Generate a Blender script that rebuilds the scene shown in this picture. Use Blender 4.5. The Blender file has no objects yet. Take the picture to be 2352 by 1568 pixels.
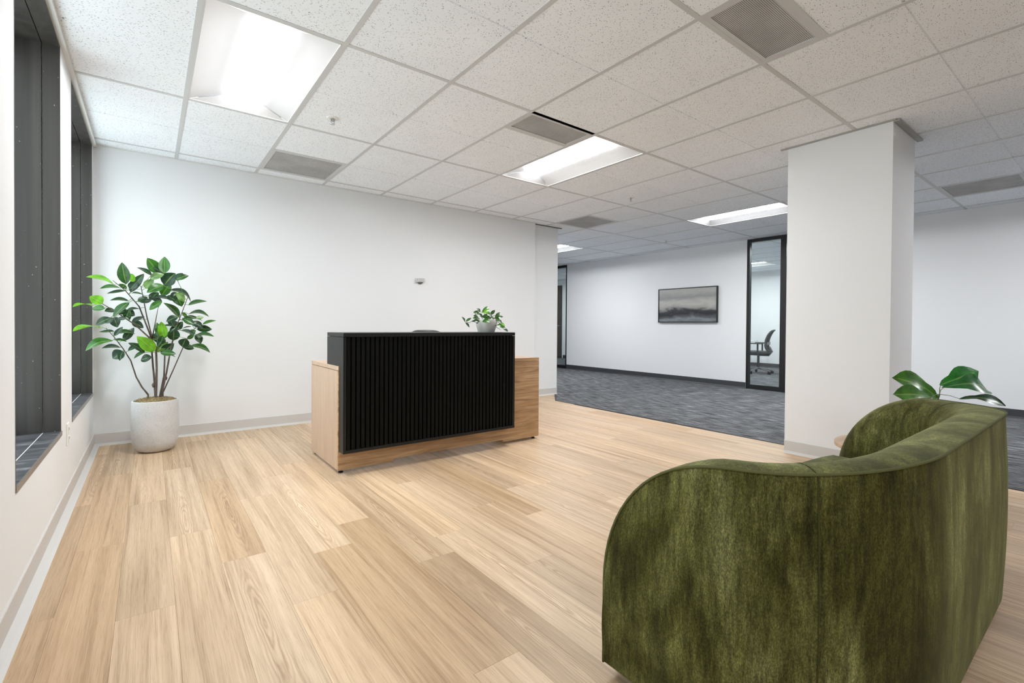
import bpy, bmesh, math, random
from mathutils import Vector, Matrix
random.seed(7)
S = bpy.context.scene
COL = S.collection
PI = math.pi

# ------------------------------------------------------------------ camera
F_PX, CX, CY = 1093.03, 1184.39, 759.30
CAM = Vector((0.3599, -5.0754, 0.9942))
RIGHT = Vector((0.79306154, -0.60909634, 0.00741961))
DOWN = Vector((-0.00066368, -0.01304443, -0.99991470))
FWD = Vector((0.60914117, 0.79298896, -0.01074928))
cd = bpy.data.cameras.new('camera')
cam = bpy.data.objects.new('camera', cd)
COL.objects.link(cam)
up, bk = -DOWN, -FWD
cam.matrix_world = Matrix(((RIGHT.x, up.x, bk.x, CAM.x), (RIGHT.y, up.y, bk.y, CAM.y), (RIGHT.z, up.z, bk.z, CAM.z), (0, 0, 0, 1)))
cd.sensor_width = 36.0
cd.lens = F_PX / 2352 * 36
cd.shift_x = -(CX - 1176) / 2352
cd.shift_y = (CY - 784) / 2352
cd.clip_start = 0.02
S.camera = cam

def at(u, v, axis, val):
    """point where the line of sight through a photo pixel meets the plane axis = val"""
    d = RIGHT * ((u - CX) / F_PX) + DOWN * ((v - CY) / F_PX) + FWD
    return CAM + d * ((val - CAM[axis]) / d[axis])

def px(p):
    d = Vector(p) - CAM
    z = d.dot(FWD)
    if z < 0.05:
        return None
    return CX + F_PX * d.dot(RIGHT) / z, CY + F_PX * d.dot(DOWN) / z

# ------------------------------------------------------------------ world, exposure
SKY = 2.25
LAMP = 37.0
LAMP_CORRIDOR = 58.0
W = bpy.data.worlds.new('overcast_sky')
S.world = W
W.use_nodes = True
bg = W.node_tree.nodes['Background']
bg.inputs[0].default_value = (0.90, 0.955, 1.0, 1)
bg.inputs[1].default_value = SKY
S.view_settings.view_transform = 'Standard'
S.view_settings.look = 'None'
S.view_settings.gamma = 1
S.view_settings.use_curve_mapping = False
S.view_settings.exposure = 0.79
S.cycles.max_bounces = 7
S.cycles.diffuse_bounces = 5
S.cycles.glossy_bounces = 3
S.cycles.transmission_bounces = 3
S.cycles.transparent_max_bounces = 8
S.cycles.use_adaptive_sampling = True
S.cycles.adaptive_threshold = 0.06
S.cycles.use_light_tree = False
S.cycles.caustics_reflective = False
S.cycles.caustics_refractive = False
S.cycles.sample_clamp_indirect = 6.0

# ------------------------------------------------------------------ material helpers
def new_mat(name):
    m = bpy.data.materials.new(name)
    m.use_nodes = True
    nt = m.node_tree
    b = nt.nodes['Principled BSDF']
    return m, nt, b

def plain(name, col, rough=0.6, metal=0.0, spec=0.5):
    m, nt, b = new_mat(name)
    b.inputs['Base Color'].default_value = (*col, 1)
    b.inputs['Roughness'].default_value = rough
    b.inputs['Metallic'].default_value = metal
    b.inputs['Specular IOR Level'].default_value = spec
    return m

def N(nt, typ, **kw):
    n = nt.nodes.new(typ)
    for k, v in kw.items():
        if k in n.inputs:
            n.inputs[k].default_value = v
        else:
            setattr(n, k, v)
    return n

def L(nt, a, b):
    nt.links.new(a, b)

def coords(nt, scale=(1, 1, 1), obj=True, rnd=0.0):
    tc = N(nt, 'ShaderNodeTexCoord')
    mp = N(nt, 'ShaderNodeMapping')
    mp.inputs['Scale'].default_value = scale
    src = tc.outputs['Object' if obj else 'Generated']
    if rnd:
        oi = N(nt, 'ShaderNodeObjectInfo')
        mul = N(nt, 'ShaderNodeMath', operation='MULTIPLY')
        mul.inputs[1].default_value = rnd
        L(nt, oi.outputs['Random'], mul.inputs[0])
        add = N(nt, 'ShaderNodeVectorMath', operation='ADD')
        L(nt, src, add.inputs[0])
        L(nt, mul.outputs[0], add.inputs[1])
        src = add.outputs[0]
    L(nt, src, mp.inputs['Vector'])
    return mp.outputs['Vector']

def noise(nt, vec, scale, detail=3, rough=0.55, dist=0.0):
    n = N(nt, 'ShaderNodeTexNoise')
    n.inputs['Scale'].default_value = scale
    n.inputs['Detail'].default_value = detail
    n.inputs['Roughness'].default_value = rough
    n.inputs['Distortion'].default_value = dist
    L(nt, vec, n.inputs['Vector'])
    return n.outputs['Fac']

def ramp(nt, fac, stops, interp='LINEAR'):
    r = N(nt, 'ShaderNodeValToRGB')
    r.color_ramp.interpolation = interp
    el = r.color_ramp.elements
    while len(el) < len(stops):
        el.new(0.5)
    for e, (p, c) in zip(el, stops):
        e.position = p
        e.color = (*c, 1) if len(c) == 3 else c
    L(nt, fac, r.inputs['Fac'])
    return r.outputs['Color']

def mix(nt, fac, a, b, mode='MIX'):
    n = N(nt, 'ShaderNodeMix', data_type='RGBA', blend_type=mode)
    for sock, v in ((n.inputs[0], fac), (n.inputs[6], a), (n.inputs[7], b)):
        if hasattr(v, 'is_linked'):
            L(nt, v, sock)
        elif isinstance(v, (int, float)):
            sock.default_value = v
        else:
            sock.default_value = (*v, 1)
    return n.outputs[2]

def bump(nt, b, h, strength=0.2, dist=0.01):
    n = N(nt, 'ShaderNodeBump')
    n.inputs['Strength'].default_value = strength
    n.inputs['Distance'].default_value = dist
    L(nt, h, n.inputs['Height'])
    L(nt, n.outputs['Normal'], b.inputs['Normal'])

def math_(nt, op, a, b=None):
    n = N(nt, 'ShaderNodeMath', operation=op)
    for s, v in zip(n.inputs, (a, b)):
        if v is None:
            continue
        if hasattr(v, 'is_linked'):
            L(nt, v, s)
        else:
            s.default_value = v
    return n.outputs[0]

# ------------------------------------------------------------------ materials
M = {}
def wall_paint(name, col):
    return plain(name, col, 0.75, 0.0, 0.3)
M['wall'] = wall_paint('white_wall_paint', (0.79, 0.80, 0.815))
M['column'] = wall_paint('white_column_paint', (0.79, 0.80, 0.815))
M['base_light'] = plain('light_grey_vinyl_base', (0.60, 0.585, 0.57), 0.5)
M['base_dark'] = plain('charcoal_vinyl_base', (0.045, 0.047, 0.052), 0.5)
M['white_plastic'] = plain('white_plastic', (0.82, 0.82, 0.80), 0.4)
M['slot'] = plain('dark_slot', (0.02, 0.02, 0.02), 0.6)

def ceiling_tile():
    m, nt, b = new_mat('fissured_mineral_tile')
    v = coords(nt, (1, 1, 0.02), rnd=13.0)
    d = N(nt, 'ShaderNodeTexNoise'); d.inputs['Scale'].default_value = 30
    L(nt, v, d.inputs['Vector'])
    w = mix(nt, 0.012, v, d.outputs['Color'], 'ADD')
    mp = N(nt, 'ShaderNodeMapping'); mp.inputs['Scale'].default_value = (1.0, 2.2, 1); mp.inputs['Rotation'].default_value = (0, 0, 0.5)
    L(nt, w, mp.inputs['Vector'])
    vo = N(nt, 'ShaderNodeTexVoronoi'); vo.inputs['Scale'].default_value = 66; vo.inputs['Randomness'].default_value = 1
    L(nt, mp.outputs[0], vo.inputs['Vector'])
    f1 = ramp(nt, vo.outputs['Distance'], [(0.0, (1, 1, 1)), (0.17, (1, 1, 1)), (0.26, (0, 0, 0))])
    big = noise(nt, v, 40, 2)
    gate = ramp(nt, big, [(0.40, (0.3, 0.3, 0.3)), (0.56, (1, 1, 1))])
    f = mix(nt, 1.0, f1, gate, 'MULTIPLY')
    tone = noise(nt, v, 3, 2)
    basec = ramp(nt, tone, [(0.3, (0.865, 0.90, 0.95)), (0.7, (0.90, 0.935, 0.98))])
    c = mix(nt, f, basec, (0.17, 0.17, 0.165))
    L(nt, c, b.inputs['Base Color'])
    b.inputs['Roughness'].default_value = 0.9
    b.inputs['Specular IOR Level'].default_value = 0.1
    return m
M['tile'] = ceiling_tile()
M['tee'] = plain('painted_steel_tee', (0.58, 0.585, 0.59), 0.45)
M['slab'] = plain('ceiling_slab', (0.85, 0.85, 0.85), 0.9)
M['trim'] = plain('painted_wall_angle', (0.70, 0.70, 0.69), 0.5)

def lamp_lens(name, power):
    m, nt, b = new_mat(name)
    b.inputs['Base Color'].default_value = (0.9, 0.9, 0.9, 1)
    b.inputs['Emission Color'].default_value = (0.965, 0.985, 1.0, 1)
    b.inputs['Emission Strength'].default_value = power
    return m
M['lens'] = lamp_lens('troffer_lens_lit', LAMP)
M['lens_corridor'] = lamp_lens('corridor_troffer_lens_lit', LAMP_CORRIDOR)
M['reflector'] = plain('white_enamel_reflector', (0.62, 0.62, 0.63), 0.45)

def grille():
    m, nt, b = new_mat('perforated_steel_grille')
    tc = N(nt, 'ShaderNodeTexCoord')
    sep = N(nt, 'ShaderNodeSeparateXYZ')
    L(nt, tc.outputs['Object'], sep.inputs[0])
    k = 2 * PI / 0.0078
    sx = math_(nt, 'SINE', math_(nt, 'MULTIPLY', sep.outputs[0], k))
    sy = math_(nt, 'SINE', math_(nt, 'MULTIPLY', sep.outputs[1], k))
    s = math_(nt, 'ADD', sx, sy)
    hole = ramp(nt, math_(nt, 'MULTIPLY_ADD', s, 0.25), [(0.52, (0, 0, 0)), (0.60, (1, 1, 1))])
    nn = nt.nodes[-2]
    n = noise(nt, tc.outputs['Object'], 4, 4)
    metal = ramp(nt, n, [(0.35, (0.52, 0.52, 0.52)), (0.65, (0.66, 0.66, 0.66))])
    c = mix(nt, hole, metal, (0.05, 0.05, 0.05))
    L(nt, c, b.inputs['Base Color'])
    b.inputs['Roughness'].default_value = 0.6
    return m
M['grille'] = grille()
for n in M['grille'].node_tree.nodes:
    if n.type == 'MATH' and n.operation == 'MULTIPLY_ADD':
        n.inputs[2].default_value = 0.5

def oak(name='light_oak_plank'):
    m, nt, b = new_mat(name)
    v = coords(nt, (1, 1, 1), rnd=37.0)
    def mp(sc):
        q = N(nt, 'ShaderNodeMapping'); q.inputs['Scale'].default_value = sc
        L(nt, v, q.inputs['Vector']); return q.outputs[0]
    fine = noise(nt, mp((420, 10, 1)), 1.0, 2, 0.6, 0.2)
    mid = noise(nt, mp((60, 1.0, 1)), 1.0, 4, 0.68, 0.5)
    broad = noise(nt, mp((13, 0.55, 1)), 1.0, 2, 0.5, 1.0)
    oi = N(nt, 'ShaderNodeObjectInfo')
    # cathedral figure: long nested arches about a centre line that differs from plank to plank
    tc = N(nt, 'ShaderNodeTexCoord'); sp = N(nt, 'ShaderNodeSeparateXYZ')
    L(nt, tc.outputs['Object'], sp.inputs[0])
    rnd = oi.outputs['Random']
    xs = math_(nt, 'SUBTRACT', math_(nt, 'SUBTRACT', sp.outputs[0], 0.062), math_(nt, 'MULTIPLY', math_(nt, 'FRACT', math_(nt, 'MULTIPLY', rnd, 7.3)), 0.04))
    yc = math_(nt, 'MULTIPLY', math_(nt, 'FRACT', math_(nt, 'MULTIPLY', rnd, 3.7)), 1.25)
    ys = math_(nt, 'MULTIPLY', math_(nt, 'SUBTRACT', sp.outputs[1], yc), 0.065)
    rad = math_(nt, 'SQRT', math_(nt, 'ADD', math_(nt, 'MULTIPLY', xs, xs), math_(nt, 'MULTIPLY', ys, ys)))
    wob = noise(nt, mp((34, 5, 1)), 1.0, 2, 0.5)
    ph = math_(nt, 'ADD', math_(nt, 'MULTIPLY', rad, 2 * PI / 0.0078), math_(nt, 'MULTIPLY', wob, 17.0))
    arch = math_(nt, 'SINE', ph)
    near = ramp(nt, rad, [(0.015, (1, 1, 1)), (0.05, (0, 0, 0))])
    pick = ramp(nt, math_(nt, 'FRACT', math_(nt, 'MULTIPLY', rnd, 11.9)), [(0.45, (0, 0, 0)), (0.5, (1, 1, 1))])
    gate = mix(nt, 1.0, near, pick, 'MULTIPLY')
    a = ramp(nt, mid, [(0.28, (0.66, 0.61, 0.555)), (0.46, (0.94, 0.925, 0.905)), (0.56, (1.02, 1.02, 1.02)), (0.74, (1.13, 1.15, 1.18))])
    c = mix(nt, 1.0, oi.outputs['Color'], a, 'MULTIPLY')
    c = mix(nt, 1.0, c, ramp(nt, broad, [(0.3, (0.84, 0.81, 0.78)), (0.5, (1, 1, 1)), (0.72, (1.10, 1.11, 1.13))]), 'MULTIPLY')
    fr = ramp(nt, fine, [(0.28, (0.80, 0.765, 0.73)), (0.5, (1.0, 1.0, 1.0)), (0.75, (1.06, 1.06, 1.06))])
    c = mix(nt, 0.9, c, fr, 'MULTIPLY')
    rr = ramp(nt, math_(nt, 'MULTIPLY_ADD', arch, 0.5), [(0.05, (0.83, 0.79, 0.75)), (0.45, (1, 1, 1)), (0.95, (1.09, 1.10, 1.12))])
    c2 = mix(nt, gate, c, mix(nt, 1.0, c, rr, 'MULTIPLY'))
    L(nt, c2, b.inputs['Base Color'])
    b.inputs['Roughness'].default_value = 0.42
    b.inputs['Specular IOR Level'].default_value = 0.4
    return m
M['oak'] = oak()
for n in M['oak'].node_tree.nodes:
    if n.type == 'MATH' and n.operation == 'MULTIPLY_ADD':
        n.inputs[2].default_value = 0.5
M['subfloor'] = plain('subfloor', (0.34, 0.25, 0.17), 0.8)

def carpet():
    m, nt, b = new_mat('streaked_grey_carpet')
    tc = N(nt, 'ShaderNodeTexCoord')
    def mp(sc):
        q = N(nt, 'ShaderNodeMapping'); q.inputs['Scale'].default_value = sc
        L(nt, tc.outputs['Object'], q.inputs['Vector']); return q.outputs[0]
    s1 = noise(nt, mp((95, 5.0, 1)), 1.0, 3, 0.6)
    s2 = noise(nt, mp((260, 60, 1)), 1.0, 2, 0.6)
    s3 = noise(nt, mp((18, 2.0, 1)), 1.0, 2, 0.5)
    c = ramp(nt, s1, [(0.36, (0.025, 0.026, 0.030)), (0.5, (0.105, 0.108, 0.115)), (0.64, (0.30, 0.305, 0.315))])
    f = ramp(nt, s2, [(0.3, (0.6, 0.6, 0.6)), (0.7, (1.3, 1.3, 1.3))])
    c = mix(nt, 0.8, c, f, 'MULTIPLY')
    g = ramp(nt, s3, [(0.3, (0.8, 0.8, 0.8)), (0.7, (1.15, 1.15, 1.15))])
    c = mix(nt, 0.8, c, g, 'MULTIPLY')
    L(nt, c, b.inputs['Base Color'])
    b.inputs['Roughness'].default_value = 0.95
    b.inputs['Specular IOR Level'].default_value = 0.1
    return m
M['carpet'] = carpet()

def walnut(name, axis, pale=0.0):
    """oak-brown laminate, grain running along axis 0 = x, 1 = y, 2 = z"""
    m, nt, b = new_mat(name)
    tc = N(nt, 'ShaderNodeTexCoord')
    def mp(long, across):
        q = N(nt, 'ShaderNodeMapping')
        s = [across] * 3; s[axis] = long
        q.inputs['Scale'].default_value = s
        L(nt, tc.outputs['Object'], q.inputs['Vector']); return q.outputs[0]
    big = noise(nt, mp(1.3, 17), 1.0, 4, 0.6, 1.6)
    st = noise(nt, mp(2.4, 85), 1.0, 4, 0.65, 0.6)
    fi = noise(nt, mp(9.0, 320), 1.0, 2, 0.6)
    c = ramp(nt, big, [(0.30, (0.31, 0.185, 0.095)), (0.44, (0.47, 0.295, 0.16)), (0.56, (0.57, 0.37, 0.21)), (0.70, (0.63, 0.43, 0.255))])
    c = mix(nt, 0.8, c, ramp(nt, st, [(0.3, (0.62, 0.58, 0.54)), (0.55, (1, 1, 1)), (0.75, (1.15, 1.15, 1.15))]), 'MULTIPLY')
    c = mix(nt, 0.7, c, ramp(nt, fi, [(0.3, (0.75, 0.72, 0.68)), (0.6, (1.04, 1.04, 1.04))]), 'MULTIPLY')
    if pale:
        c = mix(nt, pale, c, (0.56, 0.43, 0.34))
    L(nt, c, b.inputs['Base Color'])
    b.inputs['Roughness'].default_value = 0.42
    b.inputs['Specular IOR Level'].default_value = 0.4
    return m
M['walnut_x'] = walnut('brown_oak_laminate_horizontal', 0)
M['walnut_z'] = walnut('lit_oak_laminate_vertical', 2, 0.62)  # front laminate again, window light on the side mixed into its colour
M['walnut_top'] = walnut('lit_oak_laminate_top', 0, 0.62)  # same desk laminate with that light mixed in
M['black_lam'] = plain('matt_black_laminate', (0.009, 0.0095, 0.0095), 0.42, 0, 0.35)
M['black_slat'] = plain('matt_black_slat', (0.0045, 0.005, 0.0045), 0.5, 0, 0.12)
M['black_plastic'] = plain('black_plastic', (0.014, 0.014, 0.015), 0.45)
M['grey_plastic'] = plain('grey_plastic', (0.16, 0.165, 0.17), 0.4)
M['dark_grey_plastic'] = plain('dark_grey_plastic', (0.05, 0.052, 0.055), 0.4)
M['mesh_black'] = plain('black_mesh_fabric', (0.022, 0.023, 0.025), 0.8)
M['steel'] = plain('brushed_steel', (0.55, 0.55, 0.55), 0.3, 1.0)
M['black_metal'] = plain('black_powder_coat', (0.0085, 0.0085, 0.009), 0.4)

def bronze():
    m, nt, b = new_mat('dark_bronze_metal')
    v = coords(nt)
    q = N(nt, 'ShaderNodeMapping'); q.inputs['Scale'].default_value = (22, 22, 0.6)
    L(nt, v, q.inputs['Vector'])
    n1 = noise(nt, q.outputs[0], 1.0, 3)
    n2 = noise(nt, v, 75, 1)
    c = ramp(nt, n1, [(0.3, (0.036, 0.033, 0.030)), (0.7, (0.072, 0.067, 0.062))])
    d = ramp(nt, n2, [(0.775, (0, 0, 0)), (0.80, (0.8, 0.8, 0.8))])
    c = mix(nt, d, c, (0.42, 0.41, 0.39))
    L(nt, c, b.inputs['Base Color'])
    b.inputs['Roughness'].default_value = 0.42
    b.inputs['Metallic'].default_value = 0.15
    return m
M['bronze'] = bronze()

def slate():
    m, nt, b = new_mat('dusty_dark_sill')
    v = coords(nt)
    q = N(nt, 'ShaderNodeMapping'); q.inputs['Scale'].default_value = (6, 22, 1)
    q.inputs['Rotation'].default_value = (0, 0, 0.5)
    L(nt, v, q.inputs['Vector'])
    n1 = noise(nt, q.outputs[0], 1.0, 5, 0.65, 1.2)
    n2 = noise(nt, v, 130, 2)
    c = ramp(nt, n1, [(0.35, (0.035, 0.037, 0.042)), (0.55, (0.09, 0.092, 0.10)), (0.72, (0.24, 0.245, 0.255))])
    c = mix(nt, ramp(nt, n2, [(0.72, (0, 0, 0)), (0.76, (0.7, 0.7, 0.7))]), c, (0.5, 0.5, 0.5))
    L(nt, c, b.inputs['Base Color'])
    b.inputs['Roughness'].default_value = 0.35
    return m
M['slate'] = slate()
M['sill_edge'] = plain('aluminium_sill_edge', (0.30, 0.27, 0.25), 0.35, 0.6)

def glass():
    m = bpy.data.materials.new('clear_glass')
    m.use_nodes = True
    nt = m.node_tree
    nt.nodes.clear()
    out = N(nt, 'ShaderNodeOutputMaterial')
    tr = N(nt, 'ShaderNodeBsdfTransparent'); tr.inputs[0].default_value = (0.93, 0.97, 0.965, 1)
    gl = N(nt, 'ShaderNodeBsdfGlossy'); gl.inputs['Roughness'].default_value = 0.02
    lw = N(nt, 'ShaderNodeLayerWeight'); lw.inputs[0].default_value = 0.5
    fac = math_(nt, 'MULTIPLY_ADD', math_(nt, 'POWER', lw.outputs['Facing'], 5.0), 0.9)
    fac.node.inputs[2].default_value = 0.035
    mx = N(nt, 'ShaderNodeMixShader')
    L(nt, fac, mx.inputs[0]); L(nt, tr.outputs[0], mx.inputs[1]); L(nt, gl.outputs[0], mx.inputs[2])
    L(nt, mx.outputs[0], out.inputs[0])
    return m
M['glass'] = glass()

def velvet():
    m, nt, b = new_mat('olive_green_velvet')
    tc = N(nt, 'ShaderNodeTexCoord')
    def mp(sc):
        q = N(nt, 'ShaderNodeMapping'); q.inputs['Scale'].default_value = sc
        L(nt, tc.outputs['Object'], q.inputs['Vector']); return q.outputs[0]
    big = noise(nt, mp((5.5, 5.5, 2.6)), 1.0, 4, 0.62, 0.5)
    st = noise(nt, mp((30, 30, 3.0)), 1.0, 4, 0.65, 0.3)
    wv = noise(nt, mp((330, 330, 170)), 1.0, 2, 0.7)
    w2 = noise(nt, mp((130, 130, 24)), 1.0, 3, 0.7)
    c = ramp(nt, big, [(0.30, (0.016, 0.0155, 0.0028)), (0.44, (0.046, 0.0455, 0.010)), (0.57, (0.098, 0.0995, 0.030)), (0.70, (0.175, 0.180, 0.070))])
    c = mix(nt, 0.9, c, ramp(nt, st, [(0.3, (0.45, 0.45, 0.42)), (0.5, (1, 1, 1)), (0.72, (1.55, 1.55, 1.5))]), 'MULTIPLY')
    c = mix(nt, 0.9, c, ramp(nt, w2, [(0.3, (0.55, 0.55, 0.52)), (0.5, (1, 1, 1)), (0.72, (1.5, 1.5, 1.45))]), 'MULTIPLY')
    c = mix(nt, 0.9, c, ramp(nt, wv, [(0.3, (0.45, 0.45, 0.42)), (0.5, (0.95, 0.95, 0.95)), (0.7, (1.75, 1.75, 1.7))]), 'MULTIPLY')
    L(nt, c, b.inputs['Base Color'])
    b.inputs['Roughness'].default_value = 0.85
    b.inputs['Specular IOR Level'].default_value = 0.12
    b.inputs['Sheen Weight'].default_value = 0.25
    b.inputs['Sheen Roughness'].default_value = 0.4
    b.inputs['Sheen Tint'].default_value = (0.78, 0.80, 0.42, 1)
    h = mix(nt, 0.5, wv, w2)
    bump(nt, b, h, 0.25, 0.003)
    return m
M['velvet'] = velvet()
M['piping'] = plain('olive_piping', (0.10, 0.104, 0.040), 0.8, 0, 0.15)
M['seam'] = plain('olive_seam_thread', (0.05, 0.053, 0.018), 0.85, 0, 0.1)

def leaf_mat():
    m, nt, b = new_mat('waxy_leaf')
    oi = N(nt, 'ShaderNodeObjectInfo')
    uv = N(nt, 'ShaderNodeUVMap')
    sep = N(nt, 'ShaderNodeSeparateXYZ')
    L(nt, uv.outputs[0], sep.inputs[0])
    # u: 0..1 across (0.5 = midrib), v: 0..1 along
    au = math_(nt, 'ABSOLUTE', math_(nt, 'SUBTRACT', sep.outputs[0], 0.5))
    rib = ramp(nt, au, [(0.0, (1, 1, 1)), (0.025, (0.7, 0.7, 0.7)), (0.06, (0, 0, 0))])
    vv = math_(nt, 'SUBTRACT', math_(nt, 'MULTIPLY', sep.outputs[1], 9.0), math_(nt, 'MULTIPLY', au, 5.0))
    vein = math_(nt, 'ABSOLUTE', math_(nt, 'SUBTRACT', math_(nt, 'FRACT', vv), 0.5))
    vn = ramp(nt, vein, [(0.0, (0.8, 0.8, 0.8)), (0.09, (0, 0, 0))])
    tc = N(nt, 'ShaderNodeTexCoord')
    n = noise(nt, tc.outputs['Object'], 22, 3)
    base = mix(nt, 1.0, oi.outputs['Color'], ramp(nt, n, [(0.3, (0.6, 0.6, 0.6)), (0.7, (1.35, 1.35, 1.35))]), 'MULTIPLY')
    light = mix(nt, 0.5, base, (0.34, 0.48, 0.16))
    c = mix(nt, mix(nt, 0.22, (0, 0, 0), vn), base, mix(nt, 0.3, base, (0.005, 0.02, 0.005)))
    c = mix(nt, rib, c, light)
    geo = N(nt, 'ShaderNodeNewGeometry')
    c = mix(nt, geo.outputs['Backfacing'], c, mix(nt, 0.35, c, (0.30, 0.36, 0.24)))
    L(nt, c, b.inputs['Base Color'])
    b.inputs['Roughness'].default_value = 0.27
    b.inputs['Specular IOR Level'].default_value = 0.5
    trl = N(nt, 'ShaderNodeBsdfTranslucent')
    L(nt, mix(nt, 1.0, c, (1.5, 1.6, 0.7), 'MULTIPLY'), trl.inputs[0])
    mx = N(nt, 'ShaderNodeMixShader'); mx.inputs[0].default_value = 0.25
    L(nt, b.outputs[0], mx.inputs[1]); L(nt, trl.outputs[0], mx.inputs[2])
    out = [x for x in nt.nodes if x.type == 'OUTPUT_MATERIAL'][0]
    L(nt, mx.outputs[0], out.inputs[0])
    bump(nt, b, vein, 0.12, 0.002)
    return m
M['leaf'] = leaf_mat()
def bark():
    m, nt, b = new_mat('brown_stem_bark')
    v = coords(nt, (60, 60, 12))
    n = noise(nt, v, 1, 3)
    L(nt, ramp(nt, n, [(0.3, (0.045, 0.030, 0.023)), (0.7, (0.15, 0.115, 0.09))]), b.inputs['Base Color'])
    b.inputs['Roughness'].default_value = 0.7
    return m
M['bark'] = bark()
M['green_stem'] = plain('green_vine_stem', (0.05, 0.10, 0.03), 0.6)

def stone():
    m, nt, b = new_mat('speckled_grey_concrete')
    v = coords(nt)
    n1 = noise(nt, v, 330, 2, 0.7)
    n2 = noise(nt, v, 9, 3)
    c = ramp(nt, n1, [(0.33, (0.47, 0.47, 0.47)), (0.47, (0.62, 0.62, 0.62)), (0.62, (0.72, 0.72, 0.72))])
    c = mix(nt, 0.5, c, ramp(nt, n2, [(0.3, (0.82, 0.82, 0.82)), (0.7, (1.08, 1.08, 1.08))]), 'MULTIPLY')
    L(nt, c, b.inputs['Base Color'])
    b.inputs['Roughness'].default_value = 0.85
    bump(nt, b, n1, 0.5, 0.004)
    return m
M['stone'] = stone()
M['ceramic'] = plain('white_ceramic', (0.62, 0.61, 0.58), 0.35)
def moss():
    m, nt, b = new_mat('dry_moss')
    v = coords(nt)
    n1 = noise(nt, v, 90, 4, 0.7)
    L(nt, ramp(nt, n1, [(0.3, (0.07, 0.045, 0.02)), (0.5, (0.27, 0.20, 0.09)), (0.7, (0.50, 0.40, 0.22))]), b.inputs['Base Color'])
    b.inputs['Roughness'].default_value = 0.95
    return m
M['moss'] = moss()
M['table_wood'] = walnut('side_table_oak', 0, 0.45)

def painting():
    m, nt, b = new_mat('abstract_seascape_print')
    tc = N(nt, 'ShaderNodeTexCoord')
    sep = N(nt, 'ShaderNodeSeparateXYZ')
    L(nt, tc.outputs['Object'], sep.inputs[0])
    q = N(nt, 'ShaderNodeMapping'); q.inputs['Scale'].default_value = (1, 2.6, 6.5)
    L(nt, tc.outputs['Object'], q.inputs['Vector'])
    n = noise(nt, q.outputs[0], 1.0, 5, 0.55, 0.6)
    # local z runs 0 (bottom) .. 0.6 (top)
    h = math_(nt, 'ADD', math_(nt, 'MULTIPLY', sep.outputs[2], 1.72), math_(nt, 'MULTIPLY', math_(nt, 'SUBTRACT', n, 0.5), 0.42))
    c = ramp(nt, h, [(0.0, (0.10, 0.115, 0.13)), (0.10, (0.20, 0.22, 0.235)), (0.18, (0.08, 0.085, 0.095)), (0.27, (0.012, 0.013, 0.018)),
                     (0.36, (0.03, 0.032, 0.038)), (0.46, (0.30, 0.295, 0.275)), (0.60, (0.44, 0.43, 0.40)), (0.78, (0.25, 0.25, 0.245)), (1.0, (0.38, 0.375, 0.35))])
    L(nt, c, b.inputs['Base Color'])
    b.inputs['Roughness'].default_value = 0.55
    return m
M['painting'] = painting()
def dark_door():
    m, nt, b = new_mat('dark_stained_door')
    v = coords(nt, (40, 40, 2))
    n = noise(nt, v, 1, 3)
    L(nt, ramp(nt, n, [(0.3, (0.035, 0.028, 0.022)), (0.7, (0.085, 0.07, 0.058))]), b.inputs['Base Color'])
    b.inputs['Roughness'].default_value = 0.5
    return m
M['dark_door'] = dark_door()
M['desk_white'] = plain('white_desktop', (0.78, 0.78, 0.76), 0.4)

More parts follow.
